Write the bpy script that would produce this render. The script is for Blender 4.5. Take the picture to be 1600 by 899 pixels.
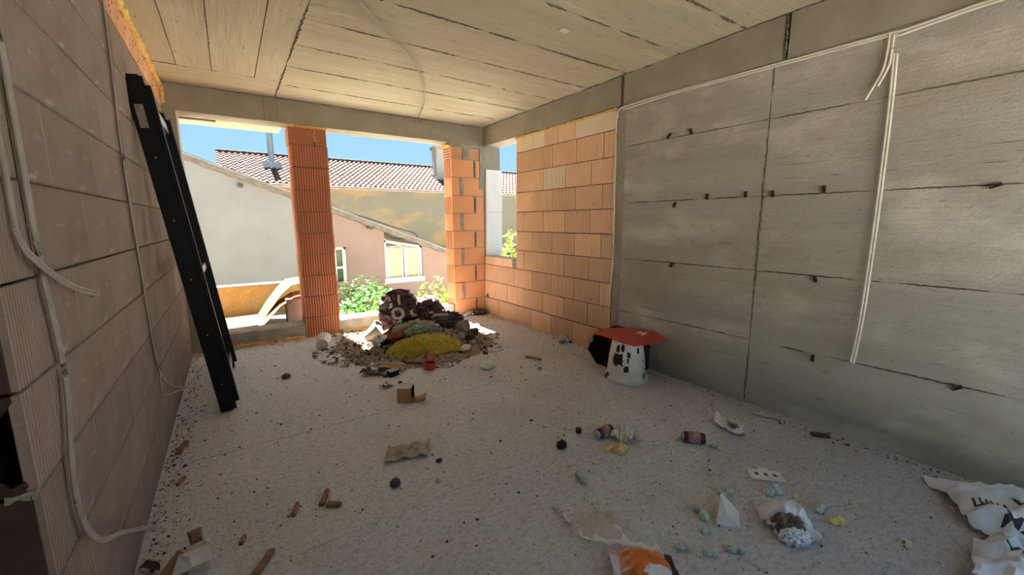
import bpy, bmesh, math, random
from mathutils import Vector, Matrix, noise, Euler
from mathutils.bvhtree import BVHTree

for o in list(bpy.data.objects):
    bpy.data.objects.remove(o)
SC = bpy.context.scene
C = SC.collection
R = math.radians

# ------------------------------------------------------------------ camera
FPX, YAW, PITCH, ROLL = 639.47, 0.5997, 0.1591, -0.0031
cd = bpy.data.cameras.new('camera')
cd.sensor_width = 36.0
cd.lens = FPX / 1600 * 36
cd.clip_start = 0.02
cam = bpy.data.objects.new('camera', cd)
C.objects.link(cam)
_f0 = Vector((math.sin(YAW), math.cos(YAW), 0)); _r0 = Vector((math.cos(YAW), -math.sin(YAW), 0)); _u0 = Vector((0, 0, 1))
_f = _f0 * math.cos(PITCH) - _u0 * math.sin(PITCH); _u = _u0 * math.cos(PITCH) + _f0 * math.sin(PITCH)
_r = _r0 * math.cos(ROLL) + _u * math.sin(ROLL); _v = _u * math.cos(ROLL) - _r0 * math.sin(ROLL)
cam.matrix_world = Matrix(((_r.x, _v.x, -_f.x, 0.4352), (_r.y, _v.y, -_f.y, -5.3352), (_r.z, _v.z, -_f.z, 1.3752), (0, 0, 0, 1)))
SC.camera = cam

# ------------------------------------------------------------------ world, sun, exposure
SUN_EL = 61.0
w = bpy.data.worlds.new('world'); SC.world = w; w.use_nodes = True
nt = w.node_tree
bg = nt.nodes['Background']
# clear summer sky: pale towards the horizon, a little deeper blue overhead, the same all the way round
_tc = nt.nodes.new('ShaderNodeTexCoord'); _sx = nt.nodes.new('ShaderNodeSeparateXYZ'); _cr = nt.nodes.new('ShaderNodeValToRGB')
nt.links.new(_tc.outputs['Generated'], _sx.inputs[0]); nt.links.new(_sx.outputs['Z'], _cr.inputs[0])
_cr.color_ramp.elements[0].position = 0.0; _cr.color_ramp.elements[0].color = (.46, .74, .95, 1)
_cr.color_ramp.elements[1].position = 0.7; _cr.color_ramp.elements[1].color = (.33, .58, .88, 1)
_e = _cr.color_ramp.elements.new(.22); _e.color = (.34, .64, .93, 1)
nt.links.new(_cr.outputs[0], bg.inputs[0])
bg.inputs['Strength'].default_value = 0.23
sd = bpy.data.lights.new('sun', 'SUN'); sd.energy = 13.0; sd.angle = R(0.55); sd.color = (1.0, 0.96, 0.90)
sun = bpy.data.objects.new('sun', sd); C.objects.link(sun)
sun.rotation_euler = (-R(90 - SUN_EL), 0, R(1.0)); sun.location = (2, 6, 10)
SC.view_settings.view_transform = 'Standard'
SC.view_settings.look = 'None'
SC.view_settings.gamma = 1.0
SC.view_settings.use_curve_mapping = False
SC.view_settings.exposure = 2.3
SC.cycles.max_bounces = 14
SC.cycles.diffuse_bounces = 10
SC.cycles.transparent_max_bounces = 16

# ------------------------------------------------------------------ helpers
def lin(c):
    if isinstance(c, str):
        c = [int(c[i:i + 2], 16) / 255 for i in (0, 2, 4)]
    return tuple((x / 12.92 if x <= .04045 else ((x + .055) / 1.055) ** 2.4) for x in c) + (1.0,)

def mk(name, base, c2=None, ns=3.0, lo=.35, hi=.65, stretch=None, spots=(), bumps=(), rough=.85, rand=0.0, world=False,
       metal=0.0, trans=0.0, alpha=1.0, ior=1.45, spec=.5, translucent=0.0, coat=0.0):
    m = bpy.data.materials.new(name); m.use_nodes = True
    nt = m.node_tree; N = nt.nodes; L = nt.links
    p = N['Principled BSDF']
    if world:
        co = N.new('ShaderNodeNewGeometry').outputs['Position']
    else:
        co = N.new('ShaderNodeTexCoord').outputs['Object']
    def tex(kind, scale, st=None, detail=5.0):
        v = co
        if st:
            mp = N.new('ShaderNodeMapping'); mp.inputs['Scale'].default_value = st
            L.new(co, mp.inputs['Vector']); v = mp.outputs[0]
        if kind == 'voronoi':
            t = N.new('ShaderNodeTexVoronoi'); t.inputs['Scale'].default_value = scale
            L.new(v, t.inputs['Vector']); return t.outputs['Distance']
        if kind == 'wave':
            t = N.new('ShaderNodeTexWave'); t.inputs['Scale'].default_value = scale
            t.inputs['Distortion'].default_value = 6.0; t.inputs['Detail'].default_value = 3.0; t.inputs['Detail Scale'].default_value = 1.5
            L.new(v, t.inputs['Vector']); return t.outputs['Fac']
        t = N.new('ShaderNodeTexNoise'); t.inputs['Scale'].default_value = scale; t.inputs['Detail'].default_value = detail
        t.inputs['Roughness'].default_value = .6
        L.new(v, t.inputs['Vector']); return t.outputs['Fac']
    def ramp(s, a, b):
        r = N.new('ShaderNodeMapRange'); r.inputs['From Min'].default_value = a; r.inputs['From Max'].default_value = b
        L.new(s, r.inputs['Value']); return r.outputs['Result']
    def mix(f, a, b):
        x = N.new('ShaderNodeMix'); x.data_type = 'RGBA'
        L.new(f, x.inputs['Factor'])
        for s, i in ((a, 6), (b, 7)):
            if isinstance(s, tuple): x.inputs[i].default_value = s
            else: L.new(s, x.inputs[i])
        return x.outputs[2]
    col = lin(base)
    if c2: col = mix(ramp(tex('noise', ns, stretch), lo, hi), col, lin(c2))
    for sp in spots:
        c, scale, a, b = sp[:4]
        st = sp[4] if len(sp) > 4 else None
        kind = sp[5] if len(sp) > 5 else 'noise'
        col = mix(ramp(tex(kind, scale, st), a, b), col, lin(c))
    if rand:
        oi = N.new('ShaderNodeObjectInfo')
        r = N.new('ShaderNodeMapRange'); r.inputs['To Min'].default_value = 1 - rand; r.inputs['To Max'].default_value = 1 + rand * .6
        L.new(oi.outputs['Random'], r.inputs['Value'])
        h = N.new('ShaderNodeHueSaturation'); L.new(r.outputs[0], h.inputs['Value'])
        if isinstance(col, tuple): h.inputs['Color'].default_value = col
        else: L.new(col, h.inputs['Color'])
        col = h.outputs[0]
    if isinstance(col, tuple): p.inputs['Base Color'].default_value = col
    else: L.new(col, p.inputs['Base Color'])
    prev = None
    for b in bumps:
        kind, scale, strength, dist = b[:4]
        st = b[4] if len(b) > 4 else None
        n = N.new('ShaderNodeBump'); n.inputs['Strength'].default_value = strength; n.inputs['Distance'].default_value = dist
        L.new(tex(kind, scale, st), n.inputs['Height'])
        if prev: L.new(prev, n.inputs['Normal'])
        prev = n.outputs[0]
    if prev: L.new(prev, p.inputs['Normal'])
    p.inputs['Roughness'].default_value = rough
    p.inputs['Metallic'].default_value = metal
    p.inputs['Transmission Weight'].default_value = trans
    p.inputs['Alpha'].default_value = alpha
    p.inputs['IOR'].default_value = ior
    p.inputs['Specular IOR Level'].default_value = spec
    p.inputs['Coat Weight'].default_value = coat
    if translucent:
        t = N.new('ShaderNodeBsdfTranslucent')
        if isinstance(col, tuple): t.inputs[0].default_value = col
        else: L.new(col, t.inputs[0])
        ms = N.new('ShaderNodeMixShader'); ms.inputs[0].default_value = translucent
        L.new(p.outputs[0], ms.inputs[1]); L.new(t.outputs[0], ms.inputs[2])
        L.new(ms.outputs[0], N['Material Output'].inputs['Surface'])
    return m

def clear_film(name, tint, haze=.12):
    """thin clear plastic film: mostly transparent, a little milky, glossy"""
    m = bpy.data.materials.new(name); m.use_nodes = True
    N = m.node_tree.nodes; L = m.node_tree.links
    p = N['Principled BSDF']; p.inputs['Base Color'].default_value = lin(tint); p.inputs['Roughness'].default_value = .18
    p.inputs['Specular IOR Level'].default_value = .9
    t = N.new('ShaderNodeBsdfTransparent')
    lw = N.new('ShaderNodeLayerWeight'); lw.inputs[0].default_value = .18
    a = N.new('ShaderNodeMath'); a.operation = 'ADD'; a.use_clamp = True; a.inputs[1].default_value = haze
    L.new(lw.outputs['Fresnel'], a.inputs[0])
    ms = N.new('ShaderNodeMixShader'); L.new(a.outputs[0], ms.inputs[0])
    L.new(t.outputs[0], ms.inputs[1]); L.new(p.outputs[0], ms.inputs[2])
    L.new(ms.outputs[0], N['Material Output'].inputs['Surface'])
    return m

def tag(o, label=None, cat=None, group=None, kind=None):
    if label: o['label'] = label
    if cat: o['category'] = cat
    if group: o['group'] = group
    if kind: o['kind'] = kind
    return o

def mesh_of(name, bm, smooth=False, fix=True):
    if fix: bmesh.ops.recalc_face_normals(bm, faces=bm.faces[:])
    me = bpy.data.meshes.new(name); bm.to_mesh(me); bm.free()
    if smooth:
        for p in me.polygons: p.use_smooth = True
        me.set_sharp_from_angle(angle=R(38))
    return me

def obj(name, bm, mat, parent=None, smooth=False, fix=True):
    me = mesh_of(name, bm, smooth, fix) if isinstance(bm, bmesh.types.BMesh) else bm
    if mat is not None and not me.materials:
        for x in (mat if isinstance(mat, (list, tuple)) else [mat]): me.materials.append(x)
    o = bpy.data.objects.new(name, me); C.objects.link(o)
    if parent: o.parent = parent
    return o

def empty(name, loc=(0, 0, 0), rz=0.0, rot=None):
    o = bpy.data.objects.new(name, None); C.objects.link(o); o.empty_display_size = .1
    o.location = loc; o.rotation_euler = rot if rot else (0, 0, rz)
    return o

def nb(): return bmesh.new()

def box(bm, x0, x1, y0, y1, z0, z1, M=None):
    vs = [bm.verts.new((x, y, z)) for x in (x0, x1) for y in (y0, y1) for z in (z0, z1)]
    for f in ((0, 1, 3, 2), (4, 6, 7, 5), (0, 4, 5, 1), (2, 3, 7, 6), (0, 2, 6, 4), (1, 5, 7, 3)):
        bm.faces.new([vs[i] for i in f])
    if M is not None: bmesh.ops.transform(bm, matrix=M, verts=vs)
    return vs

def bbox(x0, x1, y0, y1, z0, z1):
    bm = nb(); box(bm, x0, x1, y0, y1, z0, z1); return bm

def bevbox(x0, x1, y0, y1, z0, z1, b=.004):
    bm = bbox(x0, x1, y0, y1, z0, z1)
    bmesh.ops.bevel(bm, geom=bm.edges[:], offset=b, segments=2, affect='EDGES', profile=.6)
    return bm

def rough_box(x0, x1, y0, y1, z0, z1, step=.06, amp=.006, seed=0, freq=7):
    """a box of cast concrete: subdivided, its surface a little uneven"""
    bm = nb()
    bmesh.ops.create_cube(bm, size=1)
    d = (x1 - x0, y1 - y0, z1 - z0)
    for v in bm.verts: v.co = Vector((x0 + (v.co.x + .5) * d[0], y0 + (v.co.y + .5) * d[1], z0 + (v.co.z + .5) * d[2]))
    for ax in range(3):
        n = min(60, max(0, int(d[ax] / step)))
        for k in range(1, n):
            no = [0, 0, 0]; no[ax] = 1
            co = [x0, y0, z0]; co[ax] = (x0, y0, z0)[ax] + d[ax] * k / n
            bmesh.ops.bisect_plane(bm, geom=bm.verts[:] + bm.edges[:] + bm.faces[:], plane_co=co, plane_no=no)
    bm.normal_update()
    for v in bm.verts:
        v.co += noise.noise_vector(v.co * freq + Vector((seed * 7.3, 0, 0))) * amp
    return bm

def spline(pts, per=8):
    P = [Vector(p) for p in pts]
    P = [2 * P[0] - P[1]] + P + [2 * P[-1] - P[-2]]
    out = []
    for i in range(1, len(P) - 2):
        a, b, c, d = P[i - 1:i + 3]
        for k in range(per):
            t = k / per
            out.append(.5 * ((2 * b) + (c - a) * t + (2 * a - 5 * b + 4 * c - d) * t * t + (3 * b - a - 3 * c + d) * t ** 3))
    out.append(P[-2]); return out

def tube(bm, pts, r, n=8, flat=1.0, up=(0, 0, 1), wob=0.0, seed=0):
    """round or flattened tube along pts; r a number or function of t"""
    rings = []; up = Vector(up); m = len(pts)
    for i, p in enumerate(pts):
        p = Vector(p)
        d = (Vector(pts[min(i + 1, m - 1)]) - Vector(pts[max(i - 1, 0)])).normalized()
        s = d.cross(up)
        if s.length < 1e-3: s = d.cross(Vector((0, 1, .2)))
        s.normalize(); u = s.cross(d).normalized()
        rr = r(i / (m - 1)) if callable(r) else r
        ring = []
        for k in range(n):
            a = 2 * math.pi * k / n
            q = p + s * math.cos(a) * rr * flat + u * math.sin(a) * rr
            if wob: q += noise.noise_vector(q * (1.1 / max(rr, .004)) + Vector((seed, 0, 0))) * wob
            ring.append(bm.verts.new(q))
        rings.append(ring)
    for a, b in zip(rings, rings[1:]):
        for k in range(n):
            bm.faces.new((a[k], a[(k + 1) % n], b[(k + 1) % n], b[k]))
    bm.faces.new(rings[0][::-1]); bm.faces.new(rings[-1])
    return bm

def lathe(bm, prof, n=24, M=None):
    rings = []
    new = []
    for r, z in prof:
        ring = [bm.verts.new((r * math.cos(2 * math.pi * k / n), r * math.sin(2 * math.pi * k / n), z)) for k in range(n)]
        rings.append(ring); new += ring
    for a, b in zip(rings, rings[1:]):
        for k in range(n): bm.faces.new((a[k], a[(k + 1) % n], b[(k + 1) % n], b[k]))
    for ring, first in ((rings[0], True), (rings[-1], False)):
        if (prof[0] if first else prof[-1])[0] > 1e-4:
            if (first and prof[0] != prof[-1]): bm.faces.new(ring[::-1])
            elif not first: bm.faces.new(ring)
    if M is not None: bmesh.ops.transform(bm, matrix=M, verts=new)
    return bm

def blob(rx, ry, rz, seed=0, amp=.25, freq=2.2, sub=4, ridged=True, flat=True, lobes=None):
    """crumpled or lumpy closed body sitting on z = 0"""
    bm = nb(); bmesh.ops.create_icosphere(bm, subdivisions=sub, radius=1)
    off = Vector((seed * 3.17, seed * 1.31, seed * 2.07))
    for v in bm.verts:
        d = v.co.normalized()
        k = 1.0
        if lobes:
            k = .2
            for c, r in lobes:
                c = Vector(c); b = d.dot(c); q = b * b - c.dot(c) + r * r
                if q > 0: k = max(k, b + math.sqrt(q))
        n1 = noise.noise(d * freq + off); n2 = noise.noise(d * freq * 2.3 + off * 2); n3 = noise.noise(d * freq * 5.1 + off * 3)
        if ridged: h = (1 - 2.4 * abs(n1)) * .6 + (.5 - 1.6 * abs(n2)) * .5 + n3 * .18
        else: h = n1 * .7 + n2 * .45 + n3 * .25
        v.co = d * k * (1 + amp * h)
        v.co.x *= rx; v.co.y *= ry; v.co.z *= rz
    zb = min(v.co.z for v in bm.verts)
    if flat:
        cut = zb * .62
        for v in bm.verts: v.co.z = max(v.co.z, cut + .0015 * noise.noise(v.co * 40)) - cut
    else:
        for v in bm.verts: v.co.z -= zb
    mz = min(v.co.z for v in bm.verts)
    for v in bm.verts: v.co.z -= mz
    return bm

def sheet(w_, l_, seed=0, amp=.02, freq=6, n=18, th=.0015, fn=None, edge=.0):
    """crumpled sheet with thickness, lowest point at z = 0"""
    bm = nb(); off = Vector((seed * 2.3, seed * 1.7, 0)); g = []
    for i in range(n + 1):
        row = []
        for j in range(n + 1):
            x = (i / n - .5) * w_; y = (j / n - .5) * l_
            e = 1 + edge * noise.noise(Vector((i / n * 3.2, j / n * 3.2, seed * 1.37 + .5)))
            q = Vector((x, y, 0)) * freq + off
            z = amp * ((1 - 2 * abs(noise.noise(q))) * .6 + (.5 - abs(noise.noise(q * 2.1))) * .5 + .15 * noise.noise(q * 5))
            v = Vector((x * e, y * e, z))
            if fn: v = fn(v, i / n, j / n)
            row.append(bm.verts.new(v))
        g.append(row)
    for i in range(n):
        for j in range(n): bm.faces.new((g[i][j], g[i + 1][j], g[i + 1][j + 1], g[i][j + 1]))
    bm.normal_update()
    low = [(v, v.co - v.normal * th) for v in bm.verts]
    m = {v: bm.verts.new(c) for v, c in low}
    for f in bm.faces[:]:
        bm.faces.new([m[v] for v in reversed(f.verts)])
    bd = [e for e in bm.edges if len(e.link_faces) == 1 and e.verts[0] in m]
    for e in bd:
        a, b = e.verts
        bm.faces.new((a, b, m[b], m[a]))
    mz = min(v.co.z for v in bm.verts)
    for v in bm.verts: v.co.z -= mz
    return bm

def chip(bm, c, s, rng, mi=0, flat=.5):
    """one irregular stone or shard"""
    rot = Euler((rng.uniform(-.5, .5), rng.uniform(-.5, .5), rng.uniform(0, 6.28))).to_matrix()
    a, b, h = s * rng.uniform(.6, 1.5), s * rng.uniform(.5, 1), s * flat * rng.uniform(.5, 1.2)
    pts = [(-a, -b * .6, -h), (a * .8, -b, -h), (a, b * .7, -h * .7), (-a * .7, b, -h), (-a * .5, -b * .4, h), (a * .6, -b * .6, h * .8), (a * .5, b * .5, h), (-a * .5, b * .6, h * .7)]
    vs = [bm.verts.new(Vector(c) + rot @ (Vector(p) * .5 * rng.uniform(.85, 1.15))) for p in pts]
    for f in ((3, 2, 1, 0), (4, 5, 6, 7), (0, 1, 5, 4), (1, 2, 6, 5), (2, 3, 7, 6), (3, 0, 4, 7)):
        fc = bm.faces.new([vs[i] for i in f]); fc.material_index = mi

def text_bm(s, size, depth=.0012, bold=0.0):
    cu = bpy.data.curves.new('lettering', 'FONT'); cu.body = s; cu.size = size; cu.extrude = depth; cu.offset = bold
    cu.align_x = 'CENTER'; cu.align_y = 'CENTER'; cu.resolution_u = 3
    o = bpy.data.objects.new('lettering', cu); C.objects.link(o)
    bpy.context.view_layer.update()
    me = o.to_mesh(); bm = nb(); bm.from_mesh(me); o.to_mesh_clear()
    bpy.data.objects.remove(o); bpy.data.curves.remove(cu)
    return bm

def print_on(target, s, size, origin, direction, spin, mat, parent, name='printed_letter', off=.002, bold=.0):
    """lettering laid onto the surface of a mesh object along `direction` (target local space)"""
    bm = text_bm(s, size, 0.0, bold)
    bmesh.ops.triangulate(bm, faces=bm.faces[:])
    for _ in range(2):
        bmesh.ops.subdivide_edges(bm, edges=[e for e in bm.edges if e.calc_length() > size * .12], cuts=1)
        bmesh.ops.triangulate(bm, faces=bm.faces[:])
    d = Vector(direction).normalized()
    q = (-d).to_track_quat('Z', 'Y').to_matrix() @ Matrix.Rotation(spin, 3, 'Z')
    tb = nb(); tb.from_mesh(target.data); tree = BVHTree.FromBMesh(tb); tb.free()
    dead = []
    for v in bm.verts:
        p = Vector(origin) + q @ v.co
        h = tree.ray_cast(p, d)
        if h[0] is None: dead.append(v)
        else: v.co = h[0] - d * off
    bmesh.ops.delete(bm, geom=dead, context='VERTS')
    return obj(name, bm, mat, parent, fix=False)

# ------------------------------------------------------------------ materials
M_mortar = mk('mortar', '8d8577', 'a09a8c', 9, bumps=[('noise', 60, .6, .01)], world=True)
M_mortar_dark = mk('mortar_brown', '6a5a50', '7d6c60', 9, bumps=[('noise', 60, .6, .01)], world=True)
M_brickL = mk('clay_block_brown', 'a3938a', '948278', 2.5, spots=[('c9c0b8', 5, .60, .80, (1, 1, 4)), ('85726a', 3, .62, .8)], bumps=[('noise', 90, .25, .004)], rand=.10)
M_jamb = mk('shaded_jamb_block', '54403a', '443430', 6, bumps=[('noise', 60, .4, .006)])  # wall-end blocks coloured darker than the wall to paint in the doorway shade
M_brickL2 = mk('clay_block_cut', 'd9a883', 'c4906c', 5, bumps=[('noise', 80, .3, .004)], rand=.10)
M_brickR = mk('clay_block_orange', 'ecc6a2', 'e7bd97', 3, spots=[('f0d3b6', 2.2, .58, .8), ('c4977a', 6, .66, .85)], bumps=[('noise', 90, .25, .004)], rand=.15)
M_brickY = mk('clay_block_sandy', 'e6d6bc', 'dfcbaf', 4, bumps=[('noise', 90, .25, .004)], rand=.06)
M_brickP = mk('clay_block_pillar', 'b9795a', 'b07050', 3, spots=[('c98e6e', 4, .62, .85)], bumps=[('noise', 90, .2, .004)], rand=.07)
M_brickC = mk('clay_block_bright', 'e3a272', 'dd9866', 3, spots=[('e8b48c', 4, .6, .85)], bumps=[('noise', 90, .2, .004)], rand=.07)
M_foam = mk('polyurethane_foam', 'd9a54a', 'e6c47a', 14, spots=[('b07a30', 22, .6, .75)], bumps=[('noise', 45, .8, .015)], rough=.75)
M_conc = mk('cast_concrete_wall', 'a9a59a', '99958a', 1.6, stretch=(1, .35, 3.5), lo=.3, hi=.7,
            spots=[('cac5b6', 2.4, .5, .75, (1, .6, 1.2)), ('857f70', 24, .62, .74, (1, .5, 1.6)), ('4a4438', 42, .70, .735), ('938a74', 1.1, .5, .75), ('938c7d', 6, .60, .78, (1, .3, 4))],
            bumps=[('noise', 7, .25, .015, (1, .3, 9)), ('noise', 70, .5, .008), ('noise', 20, .3, .012)], world=True)
M_beam = mk('cast_concrete_beam', '9c9484', '8e8575', 3, spots=[('a39c8c', 5, .6, .8, (1, 1, .5)), ('5f584c', 30, .70, .78)],
            bumps=[('noise', 14, .3, .012), ('noise', 80, .3, .005)], world=True)
M_ceilA = mk('cast_concrete_ceiling_along', 'c4baa2', 'b4aa92', 2.0, stretch=(5, .5, 1), lo=.3, hi=.7,
             spots=[('d8cfb5', 3, .58, .8, (3, .5, 1)), ('8a7f68', 22, .62, .72, (3, .5, 1)), ('4a4234', 34, .69, .74, (2, .6, 1))],
             bumps=[('noise', 9, .3, .012, (7, .35, 1)), ('noise', 80, .25, .004)], world=True)
M_ceilB = mk('cast_concrete_ceiling_across', 'c0b69e', 'b0a68e', 2.0, stretch=(.5, 5, 1), lo=.3, hi=.7,
             spots=[('d4cbb1', 3, .58, .8, (.5, 3, 1)), ('85795f', 18, .60, .72, (.35, 3, 1)), ('463e30', 30, .68, .735, (.5, 2.4, 1))],
             bumps=[('noise', 9, .3, .012, (.35, 7, 1)), ('noise', 80, .25, .004)], world=True)
M_seam = mk('seam_grime', '544d40', '6a6253', 30, bumps=[('noise', 90, .6, .006)], world=True)
M_floor = mk('rough_concrete_floor', 'e2e4e9', 'd5d8dc', 1.2, lo=.3, hi=.7,
             spots=[('d0c6be', .9, .55, .78), ('c6c3c0', 40, .48, .64, (.6, 1.2, 1)), ('e6e5e3', 30, .56, .72), ('a8a39e', 75, .56, .70, (.6, 1.2, 1)), ('6b635b', 100, .67, .73), ('dad6d0', 3.5, .6, .8, (.5, 2, 1))],
             bumps=[('wave', 5.5, .2, .014, (.10, 1, 1)), ('noise', 16, .45, .02, (.7, 1.2, 1)), ('noise', 45, .7, .016), ('noise', 120, .6, .006)], rough=.9, world=True)
def dirt_and_shade(m):
    """brown site dirt plus painted-in shade over the right and near side, in patches"""
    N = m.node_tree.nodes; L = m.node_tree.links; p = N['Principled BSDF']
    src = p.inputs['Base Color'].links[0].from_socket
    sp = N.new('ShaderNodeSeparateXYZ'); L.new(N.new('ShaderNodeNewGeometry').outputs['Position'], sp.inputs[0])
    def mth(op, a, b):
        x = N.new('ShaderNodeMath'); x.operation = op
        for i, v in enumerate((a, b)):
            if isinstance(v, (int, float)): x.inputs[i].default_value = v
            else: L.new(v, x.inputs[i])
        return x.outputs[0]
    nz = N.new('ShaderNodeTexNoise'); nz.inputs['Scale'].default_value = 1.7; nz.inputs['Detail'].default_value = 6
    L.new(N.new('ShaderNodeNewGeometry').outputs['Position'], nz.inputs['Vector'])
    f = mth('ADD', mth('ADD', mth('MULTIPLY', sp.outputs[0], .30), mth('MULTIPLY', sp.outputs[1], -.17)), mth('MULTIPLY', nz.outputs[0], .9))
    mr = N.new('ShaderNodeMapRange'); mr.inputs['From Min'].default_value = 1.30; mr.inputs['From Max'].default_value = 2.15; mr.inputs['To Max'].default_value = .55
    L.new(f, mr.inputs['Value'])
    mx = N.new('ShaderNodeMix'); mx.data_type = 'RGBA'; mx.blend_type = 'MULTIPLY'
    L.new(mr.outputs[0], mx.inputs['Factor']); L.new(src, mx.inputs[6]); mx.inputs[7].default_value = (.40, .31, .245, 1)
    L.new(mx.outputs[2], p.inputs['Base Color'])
dirt_and_shade(M_floor)  # slab colour carries the dimmer light of that side along with the dirt
M_kerb = mk('kerb_concrete', 'aaa598', '8f8a7e', 6, spots=[('6c675e', 30, .68, .78)], bumps=[('noise', 30, .6, .012)], world=True)
M_black = mk('black_powder_coat', '07080b', '0b0d11', 12, rough=.42, spec=.28)
M_alu = mk('brushed_aluminium', 'c9ced3', 'b4babf', 20, rough=.3, metal=.9)
M_cable = mk('grey_cable_sheath', 'aba49a', '98918a', 18, rough=.55)
M_cable_w = mk('white_cable_sheath', 'd8d3c4', 'c8c2b2', 14, rough=.5)
M_cable_d = mk('dark_cable_sheath', '2c2926', '3a3632', 18, rough=.6)
M_rust = mk('rusty_steel', '5a4030', '3a2a22', 30, rough=.8, metal=.3)
M_insul = mk('white_insulation_board', 'efece4', 'e4e0d6', 6, bumps=[('noise', 60, .2, .004)], rough=.8)

# ================================================================== THE SETTING
W, H = 3.588, 2.716
YB = -2.52          # where the brick infill of the right wall meets the cast concrete
YE = -3.95          # near end of the left wall (doorway jamb)

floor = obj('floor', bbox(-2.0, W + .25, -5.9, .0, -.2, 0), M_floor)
tag(floor, 'rough grey concrete floor slab scattered with grit', 'floor', kind='structure')
for i, (y, x0, x1) in enumerate(((-2.47, .06, 2.3), (-3.57, .25, 1.9))):
    bm = nb(); tube(bm, [(x0 + (x1 - x0) * k / 60, y + .01 * noise.noise(Vector((k * .3, i, 0))), .0) for k in range(61)], .005, 5, 1.8, wob=.003, seed=i)
    obj('screed_ridge', bm, M_floor, floor)

# --- left wall: long brown clay blocks with vertical ribs, cut course and foam on top
def rib_block(w_, h_, d_, pitch=.0168, g=.0135, horizontal=False, off=0.0):
    """front at y = 0 facing -y, x 0..w, z 0..h; ribs run up the face (or along it)"""
    L_ = h_ if horizontal else w_
    n = max(2, int(round(L_ / pitch))); pt = L_ / n
    prof = []
    for k in range(n):
        s = k * pt
        prof += [(s, 0 if k == 0 else g), (s + pt * .14, 0), (s + pt * .58, 0), (s + pt * .68, g)]
    prof[-1] = (L_, 0)
    bm = nb()
    def P(s, y, e): return (e, y, s) if horizontal else (s, y, e)
    E1 = w_ if horizontal else h_
    ring = []
    for e in (0, E1):
        ring.append([bm.verts.new(P(s, y, e)) for s, y in prof] + [bm.verts.new(P(L_, d_, e)), bm.verts.new(P(0, d_, e))])
    m = len(ring[0])
    for k in range(m): bm.faces.new((ring[0][k], ring[0][(k + 1) % m], ring[1][(k + 1) % m], ring[1][k]))
    bm.faces.new(ring[0][::-1]); bm.faces.new(ring[1])
    return bm

_cache = {}
def block_mesh(key, fn, mat):
    if key not in _cache:
        me = mesh_of('brick', fn()); me.materials.append(mat); _cache[key] = me
    return _cache[key]

def put_brick(parent, me, loc, rz):
    o = bpy.data.objects.new('brick', me); C.objects.link(o); o.parent = parent
    o.location = loc; o.rotation_euler = (0, 0, rz)
    return o

wl = obj('wall_left', bbox(-.12, -.020, YE + .14, .0, 0, 2.70), M_mortar_dark)
tag(wl, 'brown ribbed clay block wall with cables, black frame leaning on it', 'wall', kind='structure')
rng = random.Random(4)
JH, JV = .009, .007
for row in range(10):
    z0 = row * .25 - .019 + JH if row else 0.0
    h_ = (row + 1) * .25 - .019 - z0
    ph = (-3.46 if row % 2 == 0 else -3.19) + (-.06 if row == 3 else 0)
    js = [YE] + [y for y in (ph + .5 * k + rng.uniform(-.012, .012) for k in range(-1, 9)) if YE + .1 < y < -.1] + [0.0]
    for a, b in zip(js, js[1:]):
        wd = round((b - a - JV) * 50) / 50.0 if abs((b - a) - .5) < .03 else b - a - JV
        wd = b - a - JV
        key = ('L', round(wd, 2), round(h_, 3))
        dp = .022 if (row == 3 and a == YE) else .055
        key = key + (dp,)
        me = block_mesh(key, lambda: rib_block(round(wd, 2) - .002, h_, dp), M_brickL)
        # front must face +x : local -y -> +x  (rotate +90 deg about z), local x -> +y
        put_brick(wl, me, (rng.uniform(-.0015, .0015), a + JV / 2, z0), R(90))
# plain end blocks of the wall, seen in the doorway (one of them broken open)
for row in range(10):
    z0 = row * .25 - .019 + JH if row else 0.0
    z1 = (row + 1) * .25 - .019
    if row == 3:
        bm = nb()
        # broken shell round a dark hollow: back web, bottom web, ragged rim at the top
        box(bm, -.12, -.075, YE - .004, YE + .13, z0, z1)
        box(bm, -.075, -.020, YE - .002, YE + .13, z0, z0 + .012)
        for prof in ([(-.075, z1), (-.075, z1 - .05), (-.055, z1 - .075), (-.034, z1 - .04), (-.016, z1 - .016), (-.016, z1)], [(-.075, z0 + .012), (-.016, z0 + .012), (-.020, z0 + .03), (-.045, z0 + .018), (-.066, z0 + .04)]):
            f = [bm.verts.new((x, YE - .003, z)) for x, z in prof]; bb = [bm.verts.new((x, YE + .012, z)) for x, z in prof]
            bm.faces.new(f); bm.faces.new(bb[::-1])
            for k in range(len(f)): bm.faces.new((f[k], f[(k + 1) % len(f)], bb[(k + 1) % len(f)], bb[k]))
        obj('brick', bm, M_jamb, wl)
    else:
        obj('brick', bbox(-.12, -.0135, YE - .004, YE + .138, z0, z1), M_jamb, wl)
obj('mortar_plug', rough_box(-.055, -.004, YE - .004, YE + .016, .722, .742, .01, .006, 3, 40), M_mortar, wl)
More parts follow.
